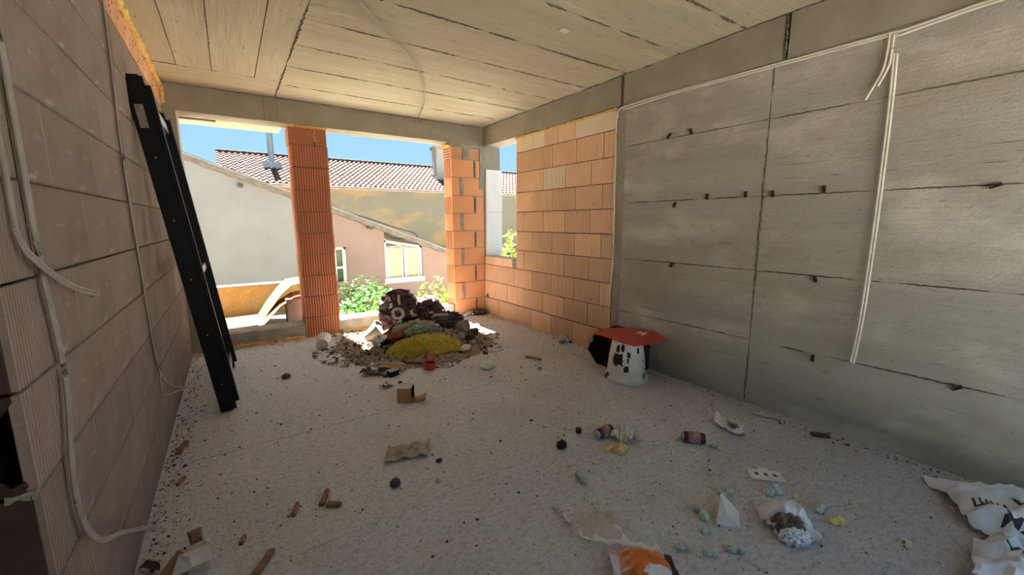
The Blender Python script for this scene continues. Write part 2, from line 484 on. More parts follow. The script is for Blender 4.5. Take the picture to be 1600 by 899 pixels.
# cut top course
y = YE
k = 0
while y < -.02:
    wd = min(rng.uniform(.20, .27), -y)
    h_ = 2.655 - 2.489 + rng.uniform(-.012, .012)
    bm = bbox(0, wd - .006, 0, .06, 0, h_)
    for q in range(int(wd / .045)):
        pass
    o = obj('brick', bm, M_brickL2, wl); o.location = (.006, y + .003, 2.489); o.rotation_euler = (0, 0, R(90))
    # rows of little hollow-core holes broken open on the cut face
    y += wd; k += 1
bm = nb()
y = YE + .06
while y < -.06:
    for z in (2.515, 2.545, 2.575, 2.605, 2.632):
        if rng.random() < .45: box(bm, .0062, .0080, y - .004, y + .004, z - .007, z + .007)
    y += rng.choice((.11, .13, .24))
obj('core_hole', bm, M_seam, wl)['kind'] = 'stuff'
bm = nb()
tube(bm, [(.008 + .012 * noise.noise(Vector((k * .4, 0, 0))), YE + (0 - .01 - YE) * k / 150, 2.678 + .012 * noise.noise(Vector((k * .31, 5, 0)))) for k in range(151)],
     lambda t: .026 + .012 * noise.noise(Vector((t * 60, 1, 2))), 9, 1.0, wob=.016, seed=2)
tube(bm, [(.012, -.012 - .02 * k, 2.67 - .012 * k + .01 * math.sin(k)) for k in range(4)], .03, 8, wob=.014)
tube(bm, [(.02, -.02, 2.69 - .016 * k) for k in range(12)], lambda t: .026 - .014 * t, 8, wob=.016, seed=7)
obj('foam_bead', bm, M_foam, wl, smooth=True)

def light_bay_wall():
    # unseen block wall behind the viewer; wide bay added to let in light
    bm = nb(); y0, y1 = -6.0, -5.9
    box(bm, -2.1, 1.3, y0, y1, 0, H); box(bm, 3.5, W + .25, y0, y1, 0, H); box(bm, 1.3, 3.5, y0, y1, -.02, .02); box(bm, 1.3, 3.5, y0, y1, 2.1, H)
    return bm
# --- corridor outside the doorway and the near wall behind the camera
tag(obj('wall_corridor', bbox(-2.1, -2.0, -5.9, -3.0, 0, H), M_mortar_dark), 'dark block wall of the passage outside the doorway', 'wall', kind='structure')
tag(obj('wall_passage', bbox(-2.0, -.12, -3.4, -3.3, 0, H), M_mortar_dark), 'dark end wall of the passage outside the doorway', 'wall', kind='structure')
tag(obj('wall_near', light_bay_wall(), M_conc), 'unseen concrete wall behind the viewer, bay added for light', 'wall', kind='structure')

# --- right wall, cast concrete part: five rows of shuttering panels, two columns in view
wr = obj('wall_right', bbox(W + .006, W + .25, -5.9, YB - .10, 0, 2.44), M_mortar)
tag(wr, 'bare grey cast concrete wall with panel joints and orange block infill', 'wall', kind='structure')
ZR = [0, .497, 1.018, 1.55, 2.07, 2.436]
YC = [YB - .10, -3.885, -5.42, -5.9]
for c in range(3):
    for r_ in range(5):
        dx = rng.uniform(-.003, .003) + (.003 if c == 1 else 0)
        g = .0025
        bm = bbox(W + dx, W + .02, YC[c + 1] + g, YC[c] - g, ZR[r_] + (g if r_ else 0), ZR[r_ + 1] - g)
        obj('panel', bm, M_conc, wr)
def ridge(p0, p1, r, seed, gap=.35, mat=None, parent=None, name='joint_ridge', n=None):
    """broken fin of grout along a joint"""
    p0, p1 = Vector(p0), Vector(p1); Ln = (p1 - p0).length; n = n or int(Ln / .012); bm = nb(); run = []
    def flush():
        if len(run) > 2:
            m = len(run)
            tube(bm, run, lambda t: r * (.25 + .75 * min(1, 4 * t, 4 * (1 - t))) , 5, 1.0, wob=r * .9, seed=seed)
        run.clear()
    for k in range(n + 1):
        q = p0.lerp(p1, k / n)
        if noise.noise(Vector((k * .09, seed * 3.3, 0))) > -gap: run.append(q + noise.noise_vector(Vector((k * .35, seed, 1))) * r * .8)
        else: flush()
    flush()
    return obj(name, bm, mat, parent)
s = 0
for z in ZR[1:5]:
    for c in range(2):
        s += 1
        ridge((W + .001, YC[c] - .01, z), (W + .001, YC[c + 1] + .01, z + (.0 if c else .004)), .0045, s, .25, M_seam, wr)
ridge((W + .001, YC[1], .02), (W + .001, YC[1] - .0, 2.42), .0065, 33, .4, M_seam, wr)
ridge((W + .001, YC[2], .02), (W + .001, YC[2], 2.42), .006, 34, .4, M_seam, wr)
ridge((W - .002, YC[0], 2.44), (W - .002, YC[1], 2.432), .006, 35, .1, M_seam, wr)
for i, (y, z) in enumerate(((-3.05, 1.722), (-4.5, 1.75), (-4.5, 1.66), (-3.2, 1.21))):
    ridge((W - .001, y + .55, z), (W - .001, y - .55, z + .0), .0014, 50 + i, -.05, M_seam, wr)
# rough strip where the infill meets the concrete
obj('mortar_strip', rough_box(W - .004, W + .02, YB - .105, YB - .005, 0, 2.44, .03, .010, 5, 22), M_beam, wr)

# brick infill of the right wall
core = obj('mortar_bed', bbox(W + .012, W + .25, YB, -.83, 0, 2.44), M_mortar_dark, wr)
obj('mortar_bed', bbox(W + .012, W + .25, -.83, 0, 0, .865), M_mortar_dark, wr)
for row in range(9):
    z0 = row * .25 + (.005 if row else 0); h_ = .25 - .010
    ph = -.385 if row % 2 == 0 else -.61
    y_start = 0.0 if row < 3 else -.83
    js = [y_start] + [y for y in (ph - .394 * k for k in range(0, 7)) if YB + .06 < y < y_start - .05] + [YB]
    for a, b in zip(js, js[1:]):
        wd = a - b - .011
        mat = M_brickY if (row == 7 and abs(a + 1.4) < .1) else M_brickR
        key = ('R', round(wd, 2), mat.name)
        me = block_mesh(key, lambda: rib_block(round(wd, 2) - .002, h_, .10, .028, .007), mat)
        # front faces -x : rotate -90 deg, local x -> -y
        put_brick(wr, me, (W + rng.uniform(-.002, .002), a - .0025, z0), R(-90))
for a, b in zip((-.01, -.263, -.502, -.83), (-.263, -.502, -.735, -.83)):
    if a > b: put_brick(wr, block_mesh(('S', round(a - b, 3)), lambda: bbox(0, a - b - .006, 0, .24, 0, .112), M_brickR), (W + .001, a - .003, .754), R(-90))
obj('mortar_lump', rough_box(W - .003, W + .2, -.83, -.74, .752, .862, .02, .008, 9, 30), M_mortar, wr)
for i, (a, b, mt) in enumerate(((-.83, -.95, M_brickR), (-.95, -1.18, M_brickY), (-1.18, -1.41, M_brickY), (-1.41, -1.655, M_brickR), (-1.655, -1.93, M_brickR), (-1.93, -2.50, M_brickY))):
    wd = a - b - .006
    put_brick(wr, block_mesh(('T', i), lambda: rib_block(wd, .172, .10, .019, .004, True), mt), (W, a - .003, 2.255), R(-90))
bm = nb()
tube(bm, [(W - .004, -.83 - (1.68) * k / 90, 2.434 + .006 * noise.noise(Vector((k * .5, 0, 3)))) for k in range(91)],
     lambda t: .012 + .008 * noise.noise(Vector((t * 50, 4, 2))), 8, wob=.010, seed=4)
obj('foam_bead', bm, M_foam, wr, smooth=True)
bm = nb()
for yy, zz in ((-2.45, 1.245), (-2.40, 1.25), (-2.35, 1.248), (-1.0, 1.75), (-.92, 1.752), (-1.75, .50), (-1.8, .495)):
    chip(bm, (W - .002, yy, zz), .03, rng, 0, .8)
obj('mortar_lump', bm, M_mortar, wr)['kind'] = 'stuff'
# broken socket hole near the corner
bm = nb()
for q in range(16): chip(bm, (W - .001, -.045 - .05 * rng.random(), .235 + .06 * rng.random()), .022, rng, 0)
obj('broken_hole', bm, M_seam, wr)['kind'] = 'stuff'

# window opening beside the corner: outer corner post with white insulation boards
post = obj('column_corner', rough_box(W, W + .28, .0, .28, 0, 2.46, .08, .006, 2), M_beam)
tag(post, 'grey concrete corner post seen through the narrow side opening', 'column', kind='structure')
ins = empty('insulation_board', (W + .02, -.032, .868))
tag(ins, 'white insulation board fixed on corner post in the side opening', 'board')
obj('board', bevbox(0, .275, 0, .03, 0, .65, .004), M_insul, ins)
obj('board', bevbox(.002, .277, .001, .03, .653, 1.265, .004), M_insul, ins)

# --- ceiling: shuttering board imprints, running in two directions
ce = obj('ceiling', bbox(-2.0, W + .25, -5.9, .28, H + .012, H + .25), M_seam)
tag(ce, 'concrete ceiling with shuttering board marks and dark seams', 'ceiling', kind='structure')
g = .003
YS = [0, -.60]
def cboard(x0, x1, y0, y1, mat):
    dz = rng.uniform(-.002, .003)
    obj('board', bbox(x0 + g, x1 - g, y0 + g, y1 - g, H + dz, H + .03), mat, ce)
cboard(-.0, .97, -.60, 0, M_ceilB)
for x0, x1 in ((-.0, .19), (.19, .436), (.436, .76), (.76, .97)): cboard(x0, x1, -2.9, -.60, M_ceilA)
for x0, x1 in ((-.0, .19), (.19, .436), (.436, .97)): cboard(x0, x1, -5.9, -2.9, M_ceilA)
ys = [0, -.26, -.52, -1.085, -1.62, -2.11, -2.62, -3.16, -3.68, -4.2, -4.72, -5.24, -5.8, -5.9]
for a, b in zip(ys, ys[1:]): cboard(.97, W, b, a, M_ceilB)
cboard(-2, -.0, -5.9, -3.3, M_ceilB)
ridge((.972, -.02, H - .001), (.972, -3.4, H - .001), .008, 70, .45, M_seam, ce)
for i, y in enumerate(ys[2:11]):
    ridge((.99, y, H), (W - .02, y, H), (.0035, .004, .0045, .005, .006, .007, .009, .010, .008)[i], 71 + i, .2, M_seam, ce)
ridge((.436, -.62, H), (.436, -3.3, H), .0045, 90, .3, M_seam, ce)
ridge((.0, -.60, H), (.96, -.60, H), .003, 91, .2, M_seam, ce)
ridge((.19, -.62, H), (.19, -3.0, H), .0018, 92, .1, M_seam, ce)
# a scrap of white paper stuck in the ceiling
tag(obj('paper_scrap', bbox(2.49, 2.56, -2.965, -2.92, H - .006, H - .001), mk('white_paper_scrap', 'dcd8cc')), 'small white paper scrap stuck on the ceiling boards', 'paper')

# --- beams
bb_ = obj('beam_back', rough_box(-.12, W, .0, .28, 2.462, H + .02, .09, .006, 1, 6), M_beam)
tag(bb_, 'long grey brown concrete beam above the two open bays', 'beam', kind='structure')
ridge((0, -.003, H - .002), (3.55, -.003, H - .002), .005, 101, .5, M_seam, bb_)
for x in (.86, .985): ridge((x, -.004, 2.47), (x, -.004, 2.71), .0018, 102 + int(x * 10), .1, M_seam, bb_)
bm = nb()
for (x, l_) in ((2.25, .03), (2.62, .05), (2.55, .06), (3.25, .035), (3.36, .03)):
    tube(bm, [(x, -.012, H), (x + .004, -.014, H - l_)], .0035, 6)
obj('wire_stub', bm, M_rust, bb_)['kind'] = 'stuff'
br = obj('beam_right', rough_box(W - .008, W + .25, -2.555, .28, 2.452, H + .02, .09, .006, 3, 6), M_beam)
tag(br, 'concrete ring beam running along the top of wall with joints', 'beam', kind='structure')
obj('beam_segment', rough_box(W - .012, W + .25, -3.935, -2.595, 2.435, H + .02, .09, .006, 4, 6), M_beam, br)
obj('beam_segment', rough_box(W - .010, W + .25, -5.9, -3.965, 2.43, H + .02, .12, .006, 5, 6), M_beam, br)
obj('joint_gap', bbox(W + .01, W + .25, -2.6, -2.55, 2.44, H + .02), M_seam, br)
obj('joint_gap', bbox(W + .01, W + .25, -3.97, -3.93, 2.44, H + .02), M_seam, br)
ridge((W - .01, -2.575, 2.45), (W - .01, -2.575, H), .008, 110, .3, M_seam, br)
ridge((W - .01, -3.95, 2.44), (W - .01, -3.95, H), .010, 111, .3, M_seam, br)
ridge((W - .012, -.05, H - .002), (W - .012, -5.88, H - .002), .006, 112, .35, M_seam, br)
cl = obj('column_left', rough_box(-.35, .108, .004, .28, 0, 2.47, .08, .005, 6), M_beam)
tag(cl, 'slim grey concrete column between left wall and open bay', 'column', kind='structure')

# --- kerbs under the open bays
k1 = obj('kerb_left_bay', rough_box(.10, 1.083, .0, .27, 0, .168, .04, .010, 8, 11), M_kerb)
tag(k1, 'grey concrete kerb across the bay beside the black frame', 'kerb', kind='structure')
bm = nb(); tube(bm, [(.18 + .88 * k / 50, -.006, .022 + .006 * math.sin(k)) for k in range(51)], lambda t: .016 + .012 * noise.noise(Vector((t * 30, 3, 1))), 8, wob=.012, seed=9)
obj('foam_bead', bm, M_foam, k1, smooth=True)
k2 = obj('kerb_middle_bay', rough_box(1.475, 3.05, .0, .27, 0, .168, .05, .012, 12, 9), M_kerb)
tag(k2, 'sunlit pale concrete kerb behind the rubbish heap', 'kerb', kind='structure')
bm = nb(); tube(bm, [(1.50 + .4 * k / 30, -.006, .022 + .006 * math.sin(k)) for k in range(31)], lambda t: .015 + .012 * noise.noise(Vector((t * 30, 6, 1))), 8, wob=.012, seed=11)
obj('foam_bead', bm, M_foam, k2, smooth=True)

# --- brick pillars
p1 = obj('brick_pillar', bbox(1.094, 1.464, .022, .262, 0, 2.45), M_mortar_dark)
tag(p1, 'tall pillar of single brown ribbed clay blocks between the open bays', 'pillar')
for row in range(9):
    dx = rng.uniform(-.005, .005)
    put_brick(p1, block_mesh(('P1', 0), lambda: rib_block(.388, .243, .275, .028, .009), M_brickP), (1.083 + dx + (.006 if row < 3 else 0), rng.uniform(-.003, .003), row * .25 - .002 + (.003 if row else .003)), 0)
    # open slot down the flank of each block
    obj('slot', bbox(1.0785 + dx + (.006 if row < 3 else 0), 1.0845 + dx + (.006 if row < 3 else 0), .045, .062, row * .25 + .012, row * .25 + .235), M_seam, p1)
put_brick(p1, block_mesh(('P1', 1), lambda: rib_block(.258, .185, .27, .021, .006, True), M_brickP), (1.072, .004, 2.252), 0)
put_brick(p1, block_mesh(('P1', 2), lambda: rib_block(.122, .180, .27, .021, .006, True), M_brickP), (1.345, .006, 2.252), 0)
bm = nb()
tube(bm, [(1.06 + .42 * k / 30, -.002, 2.447 + .008 * noise.noise(Vector((k * .6, 0, 8)))) for k in range(31)], lambda t: .013 + .009 * noise.noise(Vector((t * 22, 4, 5))), 8, wob=.012, seed=14)
tube(bm, [(1.338 + .006 * math.sin(k), .0, 2.44 - .016 * k) for k in range(10)], .010, 7, wob=.008, seed=15)
obj('foam_bead', bm, M_foam, p1, smooth=True)

p2 = obj('brick_pillar', bbox(3.085, W - .002, .008, .27, 0, 2.46), M_mortar)
tag(p2, 'bright orange clay block pillar with mortar smears in the room corner', 'pillar')
def plain(w_, h_, d_):
    bm = bbox(0, w_, 0, d_, 0, h_); bmesh.ops.bevel(bm, geom=bm.edges[:], offset=.004, segments=1, affect='EDGES'); return bm
for row in range(9):
    z = row * .25 + .003; dy = rng.uniform(-.004, .004); dx = rng.uniform(-.006, .006) + (9 - row) * .0006
    if row % 2 == 0:
        put_brick(p2, block_mesh(('P2', 0), lambda: plain(.345, .243, .26), M_brickC), (3.068 + dx, dy, z), 0)
        put_brick(p2, block_mesh(('P2', 1), lambda: plain(.125, .243, .26), M_brickC), (3.455, dy + .004, z), 0)
        for q in (.05, .105, .16, .215):
            obj('slot', bbox(3.064 + dx, 3.075 + dx, q, q + .022, z + .004, z + .238), M_brickP, p2)
        obj('slot', bbox(3.425, 3.438, dy - .003, .05, z + .02, z + .22), M_seam, p2)
    else:
        put_brick(p2, block_mesh(('P2', 2), lambda: plain(.125, .243, .26), M_brickY if row in (5, 3) else M_brickC), (3.070 + dx, dy, z), 0)
        put_brick(p2, block_mesh(('P2', 3), lambda: plain(.345, .243, .26), M_brickC), (3.240, dy + .003, z), 0)
        obj('mortar_smear', rough_box(3.19 + .01 * rng.random(), 3.245, dy - .006, .05, z + .005, z + .235, .02, .010, row, 30), M_mortar, p2)
put_brick(p2, block_mesh(('P2', 4), lambda: rib_block(.19, .165, .25, .022, .005, True), M_brickC), (3.066, .004, 2.255), 0)
put_brick(p2, block_mesh(('P2', 5), lambda: rib_block(.17, .130, .25, .022, .005, True), M_brickC), (3.340, .004, 2.262), 0)
obj('mortar_smear', rough_box(3.245, 3.345, -.006, .2, 2.25, 2.45, .03, .012, 21, 22), M_mortar, p2)
obj('mortar_smear', rough_box(3.07, 3.585, .000, .25, 2.41, 2.462, .03, .012, 22, 22), M_mortar, p2)
obj('mortar_smear', rough_box(3.515, 3.586, -.008, .1, 1.85, 2.46, .03, .014, 23, 18), M_mortar, p2)
bm = nb()
for z in (2.275, 2.31, 2.345, 2.38):
    for q in (.03, .075, .12, .165, .21): box(bm, 3.0635, 3.069, q, q + .03, z, z + .014)
obj('core_hole', bm, M_seam, p2)['kind'] = 'stuff'
bm = nb(); tube(bm, [(3.05 + .007 * k, .12 + .0 * k, 2.425 + .008 * math.sin(k * 1.3)) for k in range(8)], .028, 8, wob=.014, seed=16)
tube(bm, [(3.06, .02 + .02 * k, 2.43) for k in range(11)], .022, 8, wob=.012, seed=17)
obj('foam_bead', bm, M_foam, p2, smooth=True)

# ================================================================== OUTSIDE
M_ground = mk('yard_soil', 'd6cdbd', 'c6bcab', 2, bumps=[('noise', 12, .6, .03)], world=True)
M_whitewall = mk('render_offwhite', '929290', '8b8a87', 1.5, spots=[('84827d', 3, .6, .85)], bumps=[('noise', 40, .2, .006)], world=True)
M_pinkwall = mk('render_pink', '9c8379', '947b71', 1.4, spots=[('8e756c', 4, .6, .85)], bumps=[('noise', 40, .2, .006)], world=True)
M_farwall = mk('render_weathered', '706b5a', '686860', .5, stretch=(1, 1, 2), lo=.35, hi=.65, spots=[('9c7e52', .7, .50, .72, (.6, 1, 1.2)), ('7a807c', .8, .58, .8)], bumps=[('noise', 20, .2, .01)], world=True)
M_orange = mk('render_orange', 'a06a38', '966132', 2, world=True)
M_tile = mk('roof_tile', '5c4136', '4a2e23', 5, lo=.4, hi=.6, spots=[('6c5f54', 7, .55, .7), ('48291f', 9, .62, .75)], bumps=[('noise', 30, .3, .01)], world=True)
M_oldwood = mk('weathered_rake_board', '8a7f72', '6f655a', 8, stretch=(1, 1, 1), bumps=[('noise', 20, .5, .02)], world=True)
M_flash = mk('zinc_flashing', '8f979d', '7e868c', 8, rough=.45, metal=.6)
M_pvc = mk('white_window_frame', 'eeeee8', rough=.4)
M_glass = mk('window_glass', '33403a', '55624f', 5, rough=.05, spec=.8)
M_curtain = mk('net_curtain', 'e6dcae', 'c9c290', 22, stretch=(1, 1, .6), lo=.4, hi=.62, spots=[('8f9a6a', 16, .60, .72, (1, 1, 2))])
M_leafY = mk('leaf_sunny', '8fae34', '6f9426', 9, rough=.5, translucent=.45)
M_leafG = mk('leaf_green', '4a7f2a', '356322', 9, rough=.5, translucent=.4)
M_stem = mk('woody_stem', '6a4c38', '54402f', 12)

M_bounce = mk('pale_bounce_terrace', 'd0cac0', 'c2bcb2', 2, world=True)  # unseen terrace, added to bounce sunlight in through the bay
tag(obj('added_terrace', bbox(-14, 18, -30, -5.95, -.2, -.02), M_bounce), 'added pale terrace behind the viewer, bouncing sunlight indoors', 'terrace', kind='structure')
tag(obj('ground', bbox(-14, 30, .28, 40, -1.2, -1.0), M_ground), 'bare yard soil outside the open bays', 'ground', kind='structure')

# --- balcony outside the left bay
bal = obj('balcony_slab', rough_box(-.8, 1.28, .28, 1.78, -.12, .045, .12, .006, 31, 6), M_kerb)
tag(bal, 'concrete balcony floor outside the bay beside black frame', 'balcony', kind='structure')
par = obj('balcony_parapet', rough_box(-.8, 1.28, 1.62, 1.78, .045, .47, .09, .008, 32, 8), mk('parapet_plaster', 'ad925c', 'a0844e', 9, spots=[('bda678', 30, .55, .7)], bumps=[('noise', 60, .5, .01)], world=True))
tag(par, 'low ochre plastered parapet of the balcony', 'parapet', kind='structure')
obj('coping', rough_box(-.8, 1.28, 1.605, 1.795, .468, .488, .09, .004, 33, 8), M_whitewall, par)
up = obj('balcony_slab', rough_box(-.8, 1.045, .275, .66, 2.462, 2.72, .1, .006, 34, 7), M_ceilB)
tag(up, 'pale concrete slab edge of upper balcony above the bay', 'balcony', kind='structure')
obj('slab', bbox(-.8, 1.13, .30, 1.80, 2.705, 2.86), M_ceilB, up)
obj('formwork_strip', rough_box(.11, .42, .285, .33, 2.448, 2.463, .05, .003, 35, 20), M_oldwood, up)

# --- neighbour's house with a sloping roof edge
hs = empty('house', (0, 5, -1))
tag(hs, 'neighbouring house with pale gable wall and corrugated sloping roof edge', 'house')
def roofz(x): return 2.59 - .378 * x          # world z of the rake at y = 5
bm = nb()
for x0, x1 in ((-3.2, 2.05),):
    vs = [bm.verts.new((x, yy, z)) for yy in (0, 3.5) for x, z in ((x0, 0), (x1, 0), (x1, roofz(x1) + .93), (x0, roofz(x0) + .93))]
    for f in ((0, 1, 2, 3), (7, 6, 5, 4), (0, 4, 5, 1), (1, 5, 6, 2), (2, 6, 7, 3), (3, 7, 4, 0)): bm.faces.new([vs[i] for i in f])
obj('wall', bm, M_whitewall, hs)
# pink part of the wall, pierced by two windows
wins = [(2.42, 2.70, -.03, .79), (3.62, 4.62, -.10, .93)]
bm = nb()
xs = [2.05, 2.42, 2.70, 3.62, 4.62, 5.75]
def wallpiece(x0, x1, z0, z1a, z1b):
    vs = [bm.verts.new((x, yy, z + 1)) for yy in (0, .25) for x, z in ((x0, z0), (x1, z0), (x1, z1b), (x0, z1a))]
    for f in ((0, 1, 2, 3), (7, 6, 5, 4), (0, 4, 5, 1), (1, 5, 6, 2), (2, 6, 7, 3), (3, 7, 4, 0)): bm.faces.new([vs[i] for i in f])
for a, b in zip(xs, xs[1:]):
    ta, tb = roofz(a) - .07, roofz(b) - .07
    wn = [w_ for w_ in wins if abs(w_[0] - a) < .01]
    if wn:
        wallpiece(a, b, -1, wn[0][2], wn[0][2])
        if min(ta, tb) > wn[0][3] + .01: wallpiece(a, b, wn[0][3], ta, tb)
    else: wallpiece(a, b, -1, ta, tb)
obj('wall', bm, M_pinkwall, hs)
obj('wall', bbox(2.05, 5.75, 3.3, 3.5, 0, 1.2), M_pinkwall, hs)
def house_window(x0, x1, z0, z1, ztop_r, panes):
    """frame with a sloping head where the roof cuts it"""
    root = obj('window', bbox(x0, x1, .20, .24, z0 + 1, min(z1, ztop_r) + 1), M_pvc, hs)
    t = .055
    def fr(bm, a, b, c, d, y0=.06, y1=.15): box(bm, a, b, y0, y1, c + 1, d + 1)
    bm = nb()
    fr(bm, x0, x0 + t, z0, z1); fr(bm, x1 - t, x1, z0, ztop_r); fr(bm, x0 - .03, x1 + .03, z0 - .07, z0 + t, -.02, .15)
    # head rail follows from left height to right height
    vs = [bm.verts.new((x, yy, z + 1)) for yy in (.06, .15) for x, z in ((x0, z1 - t), (x1, ztop_r - t), (x1, ztop_r), (x0, z1))]
    for f in ((0, 1, 2, 3), (7, 6, 5, 4), (0, 4, 5, 1), (1, 5, 6, 2), (2, 6, 7, 3), (3, 7, 4, 0)): bm.faces.new([vs[i] for i in f])
    obj('frame', bm, M_pvc, root)
    for a, b, kind in panes:
        obj('sash', bbox(a - .035, a, .05, .14, z0 + .05 + 1, ztop_r - .03 + 1), M_pvc, root)
        obj('sash', bbox(b, b + .035, .05, .14, z0 + .05 + 1, ztop_r - .03 + 1), M_pvc, root)
        obj('pane', bbox(a, b, .10, .115, z0 + .05 + 1, ztop_r - .05 + 1), M_curtain if kind else M_glass, root)
    return root
house_window(3.62, 4.62, -.10, .93, .76, [(3.72, 4.06, 1), (4.18, 4.50, 1)])
rw = house_window(2.42, 2.70, -.6, .79, .79, [(2.44, 2.62, 0)])
obj('sash', bbox(2.42, 2.64, .04, .13, 1.28, 1.33), M_pvc, rw)
# corrugated roof sheet and rake board
bm = nb(); n = 150; prev = None
for k in range(n + 1):
    x = -3.4 + 9.3 * k / n
    z = roofz(x) + 1 + .02
    wv = .035 * abs(math.sin(k * .52)) + .01 * noise.noise(Vector((k * .3, 0, 0)))
    col = [bm.verts.new(p) for p in ((x, -.16, z + .02), (x, -.16, z - .075 - wv), (x, 0.05, z - .075 - wv), (x, 3.7, z - .06), (x, 3.7, z + .02))]
    if prev:
        for i in range(5): bm.faces.new((prev[i], prev[(i + 1) % 5], col[(i + 1) % 5], col[i]))
    else: bm.faces.new(col)
    prev = col
bm.faces.new(prev[::-1])
obj('roof', bm, M_oldwood, hs)
bm = nb(); tube(bm, [(-3.4 + 9.3 * k / 60, -.17, roofz(-3.4 + 9.3 * k / 60) + 1.048 + .004 * math.sin(k)) for k in range(61)], .018, 6)
obj('roof_edge', bm, M_whitewall, hs)
bm = nb(); tube(bm, spline([(2.9, .2, roofz(2.9) + 1.10), (3.4, .1, roofz(3.4) + 1.12), (4.0, .05, roofz(4.0) + 1.14), (4.42, .02, roofz(4.42) + 1.17), (4.52, .0, roofz(4.5) + 1.05)], 6), .014, 6)
obj('roof_cable', bm, M_cable_d, hs)
lp = obj('wall_lamp', blob(.05, .04, .045, 4, .15, 2, 2, flat=False), M_seam, hs); lp.location = (.705, -.05, 3.08)
lp = obj('wall_lamp', blob(.10, .06, .05, 5, .15, 2, 2, flat=False), M_seam, hs); lp.location = (3.30, -.05, 2.20)

# --- larger house behind: weathered wall, tiled roof, flue, chimney
fh = empty('house', (0, 14, -1))
tag(fh, 'larger house behind with faded red tiled roof and stained wall', 'house')
obj('wall', bbox(.4, 18, 0, 7, 0, 3.86), M_farwall, fh)
obj('wall', bbox(.38, 3.2, -.02, .2, 0, 3.86), M_orange, fh)
def rz_(t): return 3.87 + .03 + t * 1.52   # t along slope 0..1, y -.45..3.1
bm = nb(); rows = 11; tiles = 82; per = 6; X0, X1 = .25, 18.2
for r_ in range(rows):
    t0, t1 = r_ / rows, (r_ + 1.12) / rows
    prev = None
    for k in range(tiles * per + 1):
        x = X0 + (X1 - X0) * k / (tiles * per)
        wv = .035 * math.sin(2 * math.pi * k / per) + .008 * noise.noise(Vector((k * .2, r_, 0)))
        a = (x, -.45 + 3.55 * t0, rz_(t0) + .055 + wv); b = (x, -.45 + 3.55 * min(t1, 1), rz_(min(t1, 1)) + .0 + wv); c = (x, -.45 + 3.55 * t0, rz_(t0) - .01)
        col = [bm.verts.new(p) for p in (c, a, b)]
        if prev:
            bm.faces.new((prev[0], col[0], col[1], prev[1])); bm.faces.new((prev[1], col[1], col[2], prev[2]))
        prev = col
rt = obj('roof_tiles', bm, M_tile, fh); rt['kind'] = 'stuff'
bm = nb(); vs = [bm.verts.new(p) for p in ((X0, -.45, 3.84), (X0, 3.1, 5.38), (X0, 6.6, 3.84), (X1, -.45, 3.84), (X1, 3.1, 5.38), (X1, 6.6, 3.84))]
for f in ((0, 1, 2), (5, 4, 3), (0, 3, 4, 1), (1, 4, 5, 2), (2, 5, 3, 0)): bm.faces.new([vs[i] for i in f])
obj('roof', bm, M_oldwood, fh)
bm = nb(); tube(bm, [(X0 + (X1 - X0) * k / 160, 3.1, 5.43 + .03 * abs(math.sin(k * 1.2))) for k in range(161)], .09, 7)
obj('roof_ridge', bm, M_tile, fh)
bm = nb(); tube(bm, [(X0, -.52, 3.82), (X1, -.52, 3.84)], .07, 8); obj('gutter', bm, M_oldwood, fh)
fl = obj('flue', lathe(nb(), [(.12, 0), (.12, 2.6)], 14), M_flash, fh, True); fl.location = (2.22, 1.6, 4.5)
obj('flashing', bbox(-.35, .35, -.35, .25, .15, .42), M_flash, fl)
ch = obj('chimney', rough_box(9.62, 10.25, 1.0, 1.6, 4.2, 6.15, .3, .03, 41, 3), M_whitewall, fh)
obj('chimney_cap', rough_box(9.55, 10.3, .95, 1.65, 6.1, 6.25, .2, .02, 42, 3), M_farwall, ch)

# --- bushes
def leaf(bm, c, s, rg):
    rot = Euler((rg.uniform(-1.1, .6), rg.uniform(-.8, .8), rg.uniform(0, 6.28))).to_matrix()
    pts = [(0, 0, 0), (-.38, .35, .06), (-.30, .75, .10), (0, 1, -.05), (.30, .75, .10), (.38, .35, .06), (0, .5, -.04)]
    vs = [bm.verts.new(Vector(c) + rot @ (Vector(p) * s)) for p in pts]
    for f in ((0, 6, 1), (1, 6, 2), (2, 6, 3), (3, 6, 4), (4, 6, 5), (5, 6, 0)): bm.faces.new([vs[i] for i in f])
def bush(loc, rx, ry, h_, n, s_, mat, label, seed, group='bushes in the yard outside the bays', cat='bush'):
    rg = random.Random(seed); root = empty('bush', loc); tag(root, label, cat, group)
    bm = nb(); tips = []
    for k in range(n):
        a = rg.uniform(0, 6.28); q = rg.random() ** .5; e = rg.random()
        lump = 1 + .35 * noise.noise(Vector((math.cos(a) * 1.5, math.sin(a) * 1.5, e * 2 + seed)))
        c = Vector((rx * q * math.cos(a) * lump, ry * q * math.sin(a) * lump, h_ * (.30 + .70 * e * math.sqrt(max(.05, 1 - q * q * .8)) * lump)))
        leaf(bm, c, s_ * rg.uniform(.7, 1.3), rg); tips.append(c)
    obj('foliage', bm, mat, root, fix=False)['kind'] = 'stuff'
    for k in range(7):
        c = tips[rg.randrange(n)]; bm = nb()
        tube(bm, spline([(0, 0, 0), (c.x * .35, c.y * .35, c.z * .55), (c.x, c.y, c.z)], 5), lambda t: .022 * (1 - .75 * t), 5)
        obj('stem', bm, M_stem, root)
    return root
bush((2.25, 1.75, -1.0), .45, .35, 1.28, 420, .085, M_leafG, 'dark green vine bush beside the brown pillar outside', 1)
bush((2.75, 3.6, -1.0), .75, .5, 1.25, 520, .09, M_leafG, 'dark green climbing bush under the small neighbouring window', 11)
bush((2.0, 1.05, -1.0), .42, .30, 1.16, 460, .075, M_leafY, 'low yellow green bush along the kerb near brown pillar', 2)
